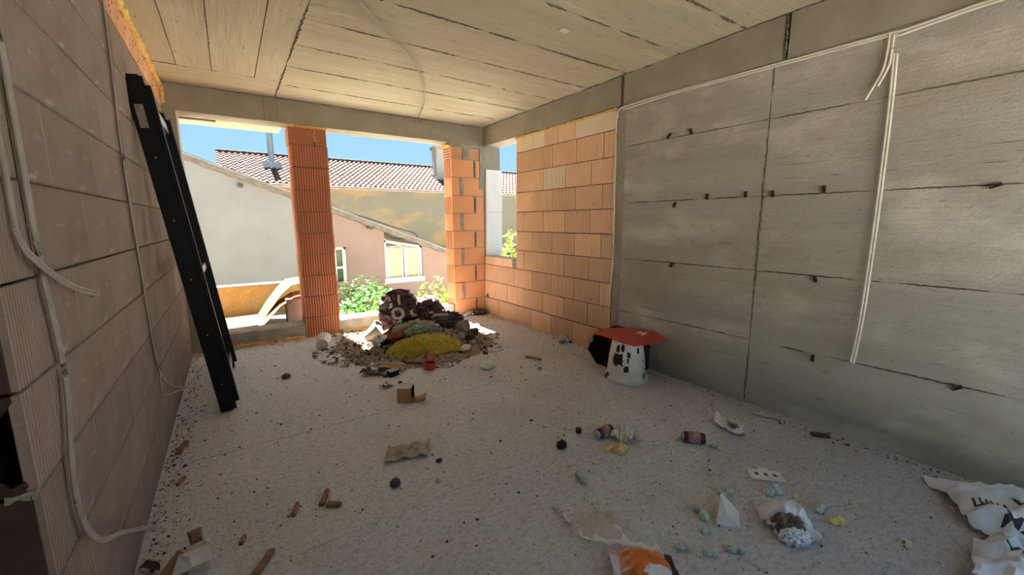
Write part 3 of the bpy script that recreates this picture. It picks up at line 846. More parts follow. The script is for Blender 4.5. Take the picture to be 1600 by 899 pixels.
bush((2.75, 1.15, -1.0), .50, .32, 1.20, 460, .075, M_leafY, 'yellow green bush directly behind the rubbish heap', 3)
bush((3.45, 1.45, -1.0), .52, .42, 1.36, 560, .078, M_leafY, 'bright yellow green bush beside the orange corner pillar', 4)
bush((6.75, 4.1, -1.0), .55, .5, 2.15, 620, .10, M_leafY, 'yellow green bush seen through the narrow side opening', 5)

# --- things on the balcony
ab = empty('concrete_block', (.95, .47, .046)); tag(ab, 'grey aerated concrete block standing on balcony beside brown pillar', 'block')
M_aac = mk('aerated_block', '94989a', '878b8d', 10, bumps=[('noise', 60, .3, .004)])
obj('block', bevbox(0, .21, 0, .28, 0, .36, .006), M_aac, ab)
def cardsheet(name, label, path, y0, y1, th, mat):
    bm = nb(); prev = None
    for k, (x, z) in enumerate(path):
        d = .5 * th
        col = [bm.verts.new(p) for p in ((x, y0 + .01 * math.sin(k), z), (x, y1 + .01 * math.cos(k), z + .004), (x, y1, z + th), (x, y0, z + th))]
        if prev:
            for i in range(4): bm.faces.new((prev[i], prev[(i + 1) % 4], col[(i + 1) % 4], col[i]))
        else: bm.faces.new(col)
        prev = col
    bm.faces.new(prev[::-1])
    return tag(obj(name, bm, mat), label, 'cardboard', 'cardboard sheets on the balcony')
M_card = mk('cardboard', '9c7040', '8c6236', 6, bumps=[('noise', 40, .2, .003)])
cardsheet('cardboard_sheet', 'lower folded cardboard sheet lying on balcony and leaning on block', [(-.1, .056), (.2, .052), (.45, .058), (.60, .052), (.72, .17), (.88, .32), (1.05, .42), (1.2, .44)], .42, .95, .010, M_card)
cardsheet('cardboard_sheet', 'upper folded cardboard sheet leaning steeply against balcony block', [(-.05, .075), (.3, .078), (.66, .085), (.76, .24), (.92, .45), (1.04, .56), (1.22, .575)], .66, 1.35, .012, M_card)

# ================================================================== THINGS IN THE ROOM
# --- black metal frame leaning against the left wall
ft = empty('metal_frame', (.315, -1.80, .0)); tag(ft, 'tall black metal frame leaning against the brown block wall', 'frame')
LEAN = math.atan2(.285, 2.27); ft.rotation_euler = (0, -LEAN, 0)
LN = 2.285
def stile(y0, y1, name='stile'):
    bm = nb()
    box(bm, -.052, .048, y0, y1, .012, LN)
    box(bm, .048, .075, y0 + .012, y1 - .004, .06, LN - .05)
    box(bm, -.04, .03, y0 + .01, y1 - .01, LN, LN + .012)
    bmesh.ops.bevel(bm, geom=bm.edges[:], offset=.003, segments=1, affect='EDGES')
    return obj(name, bm, M_black, ft)
s1 = stile(-.02, .055); s2 = stile(1.03, 1.11)
bm = nb(); box(bm, -.03, .02, -.0, .04, -.008, .012); obj('foot_pad', bm, M_black, s1)
bm = nb(); box(bm, -.03, .02, 1.05, 1.09, -.008, .012); obj('foot_pad', bm, M_black, s2)
for z in (.22, .60, 1.0, 1.4, 1.8, 2.1):
    o = obj('screw', lathe(nb(), [(.004, 0), (.004, .002), (0.0001, .003)], 8), M_alu, s1); o.location = (.0, -.0205, z); o.rotation_euler = (R(90), 0, 0)
obj('sticker', bbox(-.03, .012, -.0215, -.0200, 1.98, 2.12), mk('grey_sticker', '8a8078', '7a7068', 30), s1)
for z0, z1 in ((.10, .17), (.98, 1.03), (2.12, 2.20)):
    obj('rail', bevbox(-.02, .045, .055, 1.03, z0, z1, .003), M_alu, ft)
obj('glazing_bead', bbox(.049, .056, .0545, .062, .17, 2.12), M_alu, ft)

# --- cables
def cable(label, strands, mat, cat='cable', name='cable', flat=1.0, up=(0, 0, 1), n=8, per=8, group=None):
    if len(strands) == 1:
        bm = nb(); tube(bm, spline(strands[0][0], per), strands[0][1], n, flat, up)
        return tag(obj(name, bm, mat, smooth=True), label, cat, group)
    root = empty(name, strands[0][0][0]); tag(root, label, cat, group)
    for pts, r in strands:
        bm = nb(); tube(bm, spline([Vector(p) - root.location for p in pts], per), r, n, flat, up)
        obj('strand', bm, mat, root, smooth=True)
    return root
def off(pts, d): return [tuple(Vector(p) + Vector(d)) for p in pts]
A1 = [(.012, -3.735, 2.70), (.012, -3.73, 2.2), (.012, -3.73, 1.72), (.014, -3.74, 1.58), (.016, -3.752, 1.29), (.016, -3.725, .95), (.018, -3.80, .72), (.02, -3.81, .56), (.04, -3.78, .46), (.055, -3.66, .39), (.06, -3.45, .26), (.06, -3.26, .14), (.062, -3.20, .105), (.05, -3.23, .125), (.045, -3.35, .215)]
cable('pair of grey cables running down the doorway end, looped near floor', [(A1, .005), (off(A1[:12], (.002, .010, .002)), .0042)], M_cable)
A2 = [(.012, -3.835, 2.70), (.012, -3.84, 2.0), (.012, -3.845, 1.45), (.014, -3.85, 1.34), (.03, -3.82, 1.275), (.05, -3.70, 1.20), (.06, -3.52, 1.15), (.058, -3.47, 1.142), (.052, -3.52, 1.14)]
cable('short grey cable on brown wall ending in a hook at mid height', [(A2, .005), (off(A2[:8], (.003, .0, .009)), .0042)], M_cable)
A3 = [(.012, -2.255, 2.69), (.012, -2.27, 2.4), (.012, -2.33, 2.0), (.012, -2.365, 1.8), (.012, -2.36, 1.5), (.012, -2.33, 1.2), (.012, -2.305, .9), (.014, -2.29, .66), (.022, -2.25, .49), (.05, -2.18, .39), (.08, -1.95, .29), (.10, -1.72, .22), (.11, -1.60, .20)]
A3b = A3[:8] + [(.02, -2.27, .52), (.035, -2.36, .41), (.075, -2.12, .33), (.10, -1.80, .245), (.13, -1.55, .24), (.17, -1.40, .27)]
cable('long grey cable down middle of brown wall, end sticking out', [(A3, .0055), (off(A3b, (.002, -.011, .0)), .0045)], M_cable)
cable('thin dark cable beside the long grey cable on brown wall', [([(.008, -2.225, 2.66), (.008, -2.24, 2.3), (.008, -2.30, 2.0), (.008, -2.325, 1.7), (.008, -2.315, 1.4), (.008, -2.28, 1.1), (.008, -2.255, .8), (.01, -2.25, .6), (.02, -2.23, .5)], .006)], M_cable_d)
cable('grey cable hanging in a bow under the ceiling boards', [([(1.05, -2.75, H - .02), (1.21, -2.57, H - .02), (1.50, -2.25, H - .025), (1.80, -1.92, H - .03), (2.10, -1.40, H - .035), (2.36, -.80, H - .03), (2.50, -.35, H - .02), (2.56, -.14, H - .015)], .008)], M_cable)
X = W - .022
cable('white flat cable stapled along top of concrete wall', [([(X + .004, -2.535, 2.34), (X, -2.55, 2.41), (X, -2.70, 2.43), (X, -3.1, 2.432), (X, -3.6, 2.422), (X, -4.1, 2.412), (X, -4.49, 2.404), (X, -4.53, 2.40), (X, -4.70, 2.412), (X, -4.9, 2.425), (X, -5.6, 2.44)], .007), ([(X, -2.60, 2.405), (X, -3.1, 2.417), (X, -3.6, 2.407), (X, -4.1, 2.398), (X, -4.49, 2.39), (X, -4.52, 2.38), (X, -4.70, 2.397), (X, -4.9, 2.41), (X, -5.6, 2.425)], .007)], M_cable_w)
cable('white cable tails hanging from the top cable on concrete wall', [([(X - .004, -4.487, 2.40), (X - .004, -4.485, 2.30), (X - .006, -4.478, 2.22), (X - .01, -4.448, 2.14), (X - .012, -4.416, 2.068)], .006), ([(X - .004, -4.505, 2.39), (X - .004, -4.505, 2.29), (X - .006, -4.498, 2.22), (X - .012, -4.465, 2.13)], .006)], M_cable_w)
D1 = [(X, -4.515, 2.29), (X - .002, -4.522, 2.1), (X - .004, -4.527, 1.8), (X - .006, -4.53, 1.43), (X - .01, -4.53, 1.1), (X - .016, -4.527, .8), (X - .022, -4.52, .62), (X - .026, -4.512, .51)]
cable('long white cable pair hanging straight down the concrete wall', [(D1, .0065), (off(D1, (0, -.014, -.004)), .0065)], M_cable_w)
cable('thin white cable down the edge between orange blocks and concrete', [([(X, -2.53, 2.40), (X, -2.525, 2.2), (X, -2.53, 1.8), (X, -2.535, 1.4), (X, -2.54, 1.04), (X - .004, -2.53, .75), (X - .008, -2.515, .62), (X - .012, -2.485, .50)], .006)], M_cable_w)

# --- steel tie clips left in the concrete wall
for i, (y, z, t, lab) in enumerate(((-3.19, 1.515, .25, 'rusty tie clip on concrete wall, lowest of the upper joint, nearest orange blocks'), (-3.476, 1.568, .05, 'rusty tie clip second along the upper joint from orange blocks'),
        (-3.771, 1.568, 0, 'rusty tie clip just before the vertical joint of concrete wall'), (-3.955, 1.562, -.2, 'rusty tie clip just past the vertical joint of concrete wall'), (-4.255, 1.575, 0, 'largest rusty tie clip between vertical joint and hanging white cable'),
        (-4.972, 1.545, 1.2, 'rusty tie clip on upper joint beyond the hanging white cable'), (-3.193, 1.002, .5, 'rusty tie clip on the middle joint above the white bucket'), (-4.262, .998, -.2, 'rusty tie clip on middle joint beside hanging white cable'),
        (-4.30, .468, 0, 'rusty tie clip on the lowest joint near end of hanging cable'), (-4.962, .487, .9, 'rusty tie clip on lowest joint past the hanging cable'), (-3.10, 2.09, .7, 'small rusty tie clip on highest panel joint near the orange blocks'), (-3.30, 2.09, -.3, 'small rusty tie clip on highest panel joint below the flat cable'))):
    bm = nb()
    a, b = .009, .022
    for q in ((-a, -a + .006, -b, b), (a - .006, a, -b, b), (-a, a, -b, -b + .006), (-a, a, b - .006, b)):
        box(bm, 0, .012, q[0], q[1], q[2], q[3])
    box(bm, .012, .022, -.005, .005, -.01, .01)
    bmesh.ops.rotate(bm, verts=bm.verts[:], matrix=Matrix.Rotation(t, 3, 'X'))
    o = obj('tie_clip', bm, M_rust); o.location = (W - .018, y, z); o.rotation_euler = (0, R(rng.uniform(-6, 6)), 0)
    tag(o, lab, 'clip', 'tie clips in the concrete wall')

# ------------------------------------------------------------------ the rubbish heap
M_r1 = mk('rubble_brown', '9a8676', '7d6a5b', 18, bumps=[('noise', 60, .4, .004)], world=True)
M_r2 = mk('rubble_grey', 'b3aca4', '9c958c', 18, bumps=[('noise', 60, .4, .004)], world=True)
M_r3 = mk('rubble_tan', 'c2a88a', 'b39a7c', 18, bumps=[('noise', 60, .4, .004)], world=True)
M_r4 = mk('rubble_dark', '3f352e', '52463c', 18, world=True)
def mound(x, y):
    r_ = math.hypot((x - 2.10) / (.86 if x > 2.1 else .80), (y + .86) / (.90 if y < -.86 else .80))
    if r_ >= 1: return 0.0
    return .24 * (1 - r_) ** 1.15 + .022 * (1 - r_) * (1 + noise.noise(Vector((x * 5, y * 5, 0))) * 2)
bm = nb(); n = 46; g = {}
for i in range(n + 1):
    for j in range(n + 1):
        x = 1.28 + 1.70 * i / n; y_ = -1.78 + 1.74 * j / n
        if math.hypot((x - 2.10) / .88, (y_ + .88) / .93) < 1.02:
            g[i, j] = bm.verts.new((x, y_, mound(x, y_) + .002))
for i in range(n):
    for j in range(n):
        q = [(i, j), (i + 1, j), (i + 1, j + 1), (i, j + 1)]
        if all(k in g for k in q): bm.faces.new([g[k] for k in q])
rm = empty('rubble_mound', (0, 0, 0)); tag(rm, 'spread of brown rubble and plaster chips under the rubbish heap', 'rubble', kind='stuff')
obj('rubble_base', bm, M_r1, rm, fix=False)
rg = random.Random(11); bm = nb()
for k in range(5200):
    a = rg.uniform(0, 6.283); q = min(1.12, abs(rg.gauss(.55, .33)))
    q *= 1 + .38 * noise.noise(Vector((math.cos(a) * 2.2, math.sin(a) * 2.2, 4)))
    x = 2.10 + .88 * q * math.cos(a); y_ = -.88 + .86 * q * math.sin(a)
    if y_ > -.03: continue
    s_ = rg.choice((.012, .018, .018, .026, .034, .05))
    chip(bm, (x, y_, mound(x, y_) + s_ * .2), s_, rg, rg.choice((0, 0, 1, 1, 2, 2, 3)), .6)
obj('rubble_chips', bm, [M_r1, M_r2, M_r3, M_r4], rm)

def thing(name, bm, mat, loc, label, cat, rz=0.0, rot=None, smooth=False, group=None, parts=()):
    o = obj(name, bm, mat, smooth=smooth); o.location = loc; o.rotation_euler = rot if rot else (0, 0, rz)
    tag(o, label, cat, group); return o
def on(x, y): return (x, y, mound(x, y))

# patterned sack with cream letters
M_sack = mk('sack_maroon', '40262c', '5a3a40', 9, lo=.4, hi=.6, spots=[('cfc0b4', 6.5, .60, .66, (1, 1, 1.3)), ('241418', 9, .58, .66)], bumps=[('noise', 22, .5, .012), ('noise', 70, .2, .003)], rough=.5)
M_cream = mk('cream_print', 'd9cdbf')
sk = empty('printed_sack', (2.03, -.74, .16)); tag(sk, 'dark maroon printed plastic sack with cream letters atop the rubble', 'sack')
bm = nb(); ns, nu = 40, 72; rings = []
for i in range(ns + 1):
    t = i / ns; ring = []
    for k in range(nu):
        a = 2 * math.pi * k / nu
        rx = .245 * (1 - .30 * t ** 2); ry = .19 * (1 - .55 * t)
        c = math.cos(a); s2 = math.sin(a)
        p = Vector((rx * math.copysign(abs(c) ** .7, c) - .06 * t, ry * math.copysign(abs(s2) ** .7, s2), .44 * t))
        p.z += (.05 * math.sin(a * 1.0 + 2.2) - .09 * max(0, c)) * t ** 2 * 1.2
        nz = p * 6.5
        p += Vector((c, s2, .3)) * (.055 * (.4 - abs(noise.noise(nz)) * 1.8) + .030 * (.4 - 1.7 * abs(noise.noise(nz * 2.1 + Vector((3, 1, 4))))) + .008 * noise.noise(nz * 5))
        p.z = max(p.z, -.03)
        ring.append(bm.verts.new(p))
    rings.append(ring)
top = []
for q, dz in ((.86, -.02), (.7, -.10)):
    top.append([bm.verts.new((v.co.x * q, v.co.y * q, v.co.z + dz)) for v in rings[-1]])
rings += top
for a, b in zip(rings, rings[1:]):
    for k in range(nu): bm.faces.new((a[k], a[(k + 1) % nu], b[(k + 1) % nu], b[k]))
bm.faces.new(rings[0][::-1]); bm.faces.new(rings[-1])
body = obj('sack_body', bm, M_sack, sk)
M_sack2 = mk('sack_maroon_plain', '3a2127', '4a2c32', 7, bumps=[('noise', 25, .4, .01)], rough=.5)
for s_, sz, o_, sp in (('J', .13, (-.29, -.6, .33), .2), ('I', .13, (-.19, -.6, .345), .0), ('O', .17, (-.21, -.6, .19), .15), ('M', .12, (-.22, -.6, .075), .1), ('S', .12, (-.03, -.6, .17), .5)):
    pt = print_on(body, s_, sz, o_, (.22, 1, 0), sp, M_cream, body, 'printed_letter', .005, .009)
sk2 = blob(.20, .15, .17, 7, .42, 2.0, 5)
thing('cloth_bundle', sk2, M_sack, (2.30, -.80, .12), 'crumpled dark patterned cloth bundle slumped beside the maroon sack', 'cloth', .4)
thing('cloth_bundle', blob(.24, .16, .11, 9, .45, 2.0, 5), mk('cloth_dark_grey', '3a3634', '565150', 7, bumps=[('noise', 30, .5, .01)]), (2.42, -.88, .10), 'dark grey crumpled cloth on the upper slope of the rubble', 'cloth', -.3)
thing('cloth_bundle', blob(.20, .13, .10, 12, .4, 2.2, 5), mk('cloth_light_grey', 'a39a8c', '857d70', 8, bumps=[('noise', 30, .5, .01)]), (2.12, -1.08, .07), 'pale grey crumpled cement bag in the middle of the heap', 'bag', .3)
thing('paper_bag', blob(.13, .10, .10, 14, .5, 2.0, 4), mk('bag_greyish', 'b8b1a4', '8f887c', 8), (2.36, -.72, .28), 'small pale crumpled bag on top right of the heap', 'bag', .3)

def bucket(name, loc, rot, r0, r1, h_, mat, label, cat='bucket', rim=.006, inner=None):
    """open vessel: r0 at its bottom, r1 at its mouth"""
    root = empty(name, loc, rot=rot); tag(root, label, cat)
    prof = [(.0001, 0), (r0 * .96, 0), (r0, .006), (r1, h_), (r1 - .004, h_), (r0 - .004, .012), (.0001, .010)]
    obj('body', lathe(nb(), prof, 28), mat, root, True)
    if rim:
        bm = nb(); lathe(bm, [(r1 - .001, h_ - .014), (r1 + rim, h_ - .014), (r1 + rim, h_ + .002), (r1 - .002, h_ + .002), (r1 - .001, h_ - .014)], 28)
        obj('rim', bm, mat, root, True)
    return root
M_wplastic = mk('dirty_white_plastic', 'd6cfc2', 'bdb5a6', 8, spots=[('8f8675', 14, .64, .75)], rough=.45)
bucket('plastic_bucket', (1.60, -.80, .10), (R(38), R(40), R(20)), .075, .105, .19, M_wplastic, 'dirty white plastic bucket tipped over on the sunlit rubble')
bucket('plastic_tub', (2.56, -1.02, .13), (R(-78), R(20), R(-145)), .065, .075, .16, mk('grey_cup', '9a9488', '878175', 9), 'grey tub lying on its side on the heap right slope', 'tub', .003)
bucket('plastic_tub', (1.155, -.62, .060), (R(86), 0, R(164)), .062, .078, .20, M_wplastic, 'small white tub lying on floor before the brown pillar', 'tub', .003)
for o in ():
    pass
# things lying on the heap
def tumbled(name, bm, mat, x, y, dz, rot, label, cat, group=None, smooth=False):
    o = obj(name, bm, mat, smooth=smooth); o.location = (x, y, mound(x, y) + dz); o.rotation_euler = rot
    return tag(o, label, cat, group)
tumbled('cardboard_piece', sheet(.16, .24, 3, .03, 5, 10, .004), mk('brown_card', '7a4f34', '6b442c', 8), 1.76, -.86, .03, (R(-30), R(-25), R(35)), 'brown cardboard piece stuck upright beside tipped white bucket', 'cardboard')
tumbled('wrapper', blob(.09, .07, .05, 21, .5, 2.2, 4), mk('black_white_wrapper', 'e4e2de', '15161c', 4, lo=.49, hi=.52), 1.66, -1.10, .015, (0, 0, .4), 'black and white crumpled wrapper left of the red brick', 'wrapper')
rb = tumbled('red_brick', bevbox(-.06, .06, -.10, .10, 0, .06, .005), mk('red_brick_clay', 'a85a44', '98503c', 12, bumps=[('noise', 50, .4, .004)]), 1.80, -1.18, .05, (R(-12), R(-14), R(-38)), 'broken red brick resting on the front of the heap', 'brick')
tumbled('pipe_elbow', tube(nb(), spline([(-.13, 0, .05), (-.06, .02, .055), (.03, .03, .06), (.10, .0, .08), (.13, -.05, .11)], 5), .045, 12), mk('dusty_grey_pipe', 'a8a296', '918b80', 9), 1.93, -1.10, .01, (0, 0, .1), 'dusty grey bent pipe in the middle of the heap', 'pipe', smooth=True)
tumbled('wrapper', blob(.13, .08, .06, 23, .45, 2.4, 4), mk('green_wrapper', '8fa08a', '6c7d68', 6, rough=.35), 2.02, -1.20, .01, (0, 0, .2), 'grey green crumpled plastic wrapper above the yellow net', 'wrapper')
tumbled('plaster_chunk', blob(.085, .06, .06, 25, .25, 2.0, 3), mk('white_plaster', 'd8d1c6', 'c4bcaf', 9), 2.66, -.95, .0, (0, 0, .3), 'white plaster chunk on the right side of the heap', 'chunk')
tumbled('wood_offcut', bevbox(-.09, .09, -.04, .04, 0, .05, .003), mk('brown_wood', '6b4a34', '5a3d2a', 6, stretch=(1, 6, 1)), 2.70, -1.15, .01, (R(5), R(-8), R(-20)), 'brown wood offcut on the right foot of the heap', 'wood')
tumbled('crushed_can', blob(.06, .04, .045, 27, .35, 2.4, 4), mk('crushed_tin', 'a9a9b2', '7a7a84', 9, rough=.3, metal=.7), 2.46, -1.36, .005, (0, 0, .6), 'silvery crushed tin beside the end of yellow net', 'can')
tumbled('dark_stone', blob(.07, .05, .05, 28, .3, 2, 3), M_r4, 2.58, -1.33, -.005, (0, 0, .2), 'dark stone lump beside the crushed tin', 'stone')
tumbled('pipe_offcut', tube(nb(), [(-.1, 0, .028), (0, 0, .028), (.1, 0, .028)], .026, 12), mk('beige_pipe', 'b9a98f', 'a6977e', 9), 2.38, -.98, .10, (0, R(4), R(-10)), 'beige pipe offcut lying on dark cloth in the heap', 'pipe', smooth=True)
tumbled('brown_tile_shard', bevbox(-.09, .09, -.035, .035, 0, .018, .003), mk('tan_tile', '9a7a62', '8a6b55', 9), 1.82, -1.62, .004, (0, R(4), R(-40)), 'tan tile shard on the floor right of the oil bottle', 'shard')

# yellow net bag
M_net = mk('yellow_net', 'dccb52', 'c9b63e', 30, lo=.45, hi=.55, bumps=[('wave', 60, .5, .006), ('noise', 30, .5, .01)], rough=.6, translucent=.3)
nr = empty('net_bag', (2.03, -1.42, .03)); tag(nr, 'crumpled yellow net bag lying across the front of heap', 'bag')
def net_drape(v, a, b):
    d = math.sin(math.pi * a) ** .5 * math.sin(math.pi * b) ** .55
    x, y = v.x, v.y * (.75 + .35 * math.sin(math.pi * a)) - .08 * (a - .5)
    return Vector((x, y, v.z * (.35 + d) + .085 * d * (1.1 - .35 * a) + max(0, mound(2.03 + x, -1.42 + y) - .02) * .75))
obj('net', sheet(.74, .31, 122, .060, 6.5, 46, .002, fn=net_drape, edge=.22), M_net, nr, True)
bm = nb(); tube(bm, spline([(-.33, -.03, .10), (-.37, -.02, .12), (-.40, -.05, .07), (-.385, -.08, .03)], 5), .014, 7, wob=.006); obj('net_end', bm, M_net, nr, True)
tumbled('white_scrap', blob(.07, .04, .03, 31, .4, 2.2, 3), mk('white_wrap', 'e2ddd2', 'cfc9bd', 9), 2.40, -1.58, .0, (0, 0, .5), 'white crumpled scrap at the tail of yellow net', 'scrap')

# bottle with yellow oil
ob = empty('oil_bottle', (1.44, -1.52, .042), rot=(R(90), 0, R(43))); tag(ob, 'clear plastic bottle with yellow oil lying before the heap', 'bottle')
M_pet = clear_film('clear_pet', 'dfe6ea', .16)
obj('bottle_body', lathe(nb(), [(.013, 0), (.013, .03), (.022, .05), (.038, .09), (.040, .16), (.034, .17), (.034, .19), (.040, .20), (.040, .315), (.034, .325), (.0001, .32)], 20), M_pet, ob, True)
obj('bottle_cap', lathe(nb(), [(.0001, -.012), (.016, -.012), (.016, .012), (.0135, .012)], 16), mk('white_cap', 'e6e6e4', rough=.4), ob, True)
oil = nb(); n = 20
prof = [(.030, .075), (.036, .10), (.037, .16), (.031, .175), (.037, .205), (.037, .312)]
rings = [[oil.verts.new((r_ * math.cos(math.pi * (-1 + k / 10) * .5 - 0), 0, 0)) for k in range(0)] for r_, z in prof]
rings = []
for r_, z in prof:
    ring = []
    for k in range(13):
        a = -math.pi * .5 - math.pi * .5 + math.pi * k / 12   # lower half in the lying bottle: local -y is down
        ring.append(oil.verts.new((r_ * math.cos(a), min(-.004, r_ * math.sin(a)) , z)))
    rings.append(ring)
for a, b in zip(rings, rings[1:]):
    for k in range(12): oil.faces.new((a[k], a[k + 1], b[k + 1], b[k]))
    oil.faces.new((a[12], a[0], b[0], b[12]))
oil.faces.new(rings[0]); oil.faces.new(rings[-1])
obj('oil', oil, mk('yellow_oil', 'c9a21c', 'b8921a', 9, rough=.15), ob)

# red cup with a handle
rc = empty('red_cup', (1.885, -1.83, .001), rz=R(60)); tag(rc, 'small red plastic cup with handle standing before the heap', 'cup')
M_red = mk('red_plastic', 'b8452f', 'a83d2a', 9, rough=.4)
obj('cup_body', lathe(nb(), [(.0001, 0), (.050, 0), (.056, .008), (.060, .055), (.064, .058), (.064, .064), (.055, .064), (.050, .010), (.0001, .008)], 28), M_red, rc, True)
bm = nb(); tube(bm, spline([(.055, 0, .055), (.10, .0, .085), (.17, .01, .13), (.19, .012, .14)], 5), .013, 8, 1.3); obj('handle', bm, mk('pink_plastic', 'c9605a', rough=.35), rc, True)

# floor litter just in front of the heap
thing('dark_scrap', sheet(.22, .13, 5, .045, 6, 14, .003, edge=.3), mk('maroon_scrap', '4a2a2a', 'b7a79c', 7, lo=.5, hi=.6), (1.40, -1.66, .001), 'curled dark maroon scrap in front of the oil bottle', 'scrap', R(-30))
bx = empty('black_box', (1.54, -1.80, .001), rz=R(20)); tag(bx, 'small black block with pale grey top near oil bottle', 'block')
obj('block', bevbox(-.045, .045, -.035, .035, 0, .045, .006), mk('black_rubber', '15161a'), bx); obj('top', bevbox(-.043, .043, -.033, .033, .0455, .056, .003), mk('pale_blue_grey', 'a9b0ba'), bx)
thing('paper_curl', sheet(.10, .07, 8, .03, 9, 10, .002, edge=.3), mk('striped_scrap', 'ddd8d0', '1a1a1c', 12, lo=.48, hi=.52, stretch=(8, 1, 1)), (1.412, -2.02, .001), 'small black and white striped scrap behind open cardboard box', 'scrap', .3)
thing('dark_stub', blob(.016, .014, .014, 2, .2, 2, 2), M_r4, (1.53, -2.02, .001), 'tiny dark stub just behind the open cardboard box', 'stub')
# open cardboard box
cbx = empty('cardboard_box', (1.455, -2.37, .001), rz=R(-33)); tag(cbx, 'small open cardboard box standing on bare floor, flap out', 'box')
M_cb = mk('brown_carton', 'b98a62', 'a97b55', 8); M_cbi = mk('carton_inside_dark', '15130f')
a, t = .055, .003; hh = .115
obj('side_panel', bbox(-a, a, -a, -a + t, 0, hh), M_cb, cbx); obj('side_panel', bbox(-a, a, a - t, a, 0, hh), M_cb, cbx)
obj('side_panel', bbox(-a, -a + t, -a + t, a - t, 0, hh), M_cb, cbx); obj('bottom_panel', bbox(-a + t, a, -a + t, a - t, 0, t), M_cb, cbx)
obj('top_panel', bbox(-a, a, -a, a, hh, hh + t), mk('carton_pale_top', 'cfc6c4', 'bfb5b2', 9), cbx)
obj('dark_inner_face', bbox(-a + t, -a + t + .001, -a + t, a - t, t, hh), M_cbi, cbx)  # near-black sheets laid on inner faces of the brown carton
obj('dark_inner_face', bbox(-a + t + .001, a - .002, a - t - .001, a - t, t, hh), M_cbi, cbx)
bm = bbox(0, .09, -a, a, 0, t); bmesh.ops.rotate(bm, verts=bm.verts[:], matrix=Matrix.Rotation(R(-13), 3, 'Y')); o = obj('flap', bm, M_cb, cbx); o.location = (a, 0, .001)
bm = nb(); tube(bm, [(a + .085, -a, .026), (a + .09, 0, .03), (a + .085, a, .026)], .012, 6); obj('flap_roll', bm, M_cb, cbx)

thing('foam_chunk', blob(.075, .055, .042, 41, .22, 2.0, 4, ridged=False), mk('white_foam', 'e9e6de', 'd8d4ca', 9, bumps=[('noise', 50, .4, .005)]), (2.345, -2.12, .001), 'white foam chunk alone on the floor before orange wall', 'foam', .2)
thing('wood_stick', bevbox(-.012, .012, -.09, .09, 0, .022, .003), mk('raw_wood', 'b3875a', '9c744c', 9, stretch=(8, 1, 8)), (2.86, -2.17, .001), 'short wooden stick lying before the orange block wall', 'stick', R(25))
thing('small_stone', blob(.022, .016, .014, 43, .3, 2, 2), M_r1, (2.73, -2.44, .001), 'small brown stone below the short wooden stick', 'stone')

def pet_bottle(loc, rz, label, crush, seed, L_=.20):
    root = empty('plastic_bottle', loc, rot=(R(90), 0, rz)); tag(root, label, 'bottle')
    bm = lathe(nb(), [(.012, 0), (.012, .02), (.03, .05), (.033, .08), (.033, L_ - .02), (.026, L_), (.0001, L_ - .006)], 18)
    for v in bm.verts: v.co += noise.noise_vector(v.co * 22 + Vector((seed, 0, 0))) * crush
    obj('bottle_body', bm, clear_film('pet_film', 'd8dde6', .30), root, True)
    obj('bottle_cap', lathe(nb(), [(.0001, -.010), (.0145, -.010), (.0145, .010), (.0125, .010)], 14), mk('blue_cap', '3a5a9a'), root, True)
    bm = lathe(nb(), [(.0325, .085), (.0338, .087), (.0338, .14), (.0325, .142)], 18)
    for v in bm.verts: v.co += noise.noise_vector(v.co * 22 + Vector((seed, 0, 0))) * crush
    obj('bottle_label', bm, mk('label_bluewhite', 'dfe3ee', '5b6fb0', 30), root, True)
    return root
pet_bottle((3.50, -2.02, .034), R(200) + R(-30), 'clear plastic bottle with blue label by the orange wall foot', .004, 1, .22)
pet_bottle((3.17, -.075, .034), R(100), 'crushed clear bottle lying at foot of the orange pillar', .008, 2, .15)
bm = blob(.10, .07, .04, 45, .35, 2.2, 4); thing('dust_heap', bm, M_r4, (3.44, -.08, .001), 'small dark heap of swept dirt in the room corner', 'dirt')
thing('small_stone', blob(.03, .022, .022, 46, .3, 2, 2), M_r1, (3.45, -1.93, .001), 'brown stone beside clear bottle at the orange wall', 'stone')

# --- upturned paint bucket and red carton
M_bk = mk('tar_stained_bucket', 'd9d6cc', 'c8c4b8', 9, spots=[('7a7264', 24, .66, .74), ('1a1614', 5.5, .585, .60, (1, 1, .7))], rough=.5)
pb = empty('paint_bucket', (3.235, -3.035, .001)); tag(pb, 'upturned white paint bucket with black tar stains by concrete wall', 'bucket')
obj('body', lathe(nb(), [(.172, .02), (.170, .035), (.163, .10), (.150, .22), (.130, .335), (.122, .345), (.0001, .345)], 40), M_bk, pb, True)
obj('rim', lathe(nb(), [(.160, .0), (.184, .0), (.186, .03), (.178, .036), (.170, .036), (.160, .0)], 40), M_bk, pb, True)
M_tar = mk('black_tar', '0e0d0d', '1a1817', 20, rough=.6)
tb_ = nb(); bodyo = [c for c in pb.children if c.name.startswith('body')][-1]
tt = nb(); tt.from_mesh(bodyo.data); tree = BVHTree.FromBMesh(tt); tt.free()
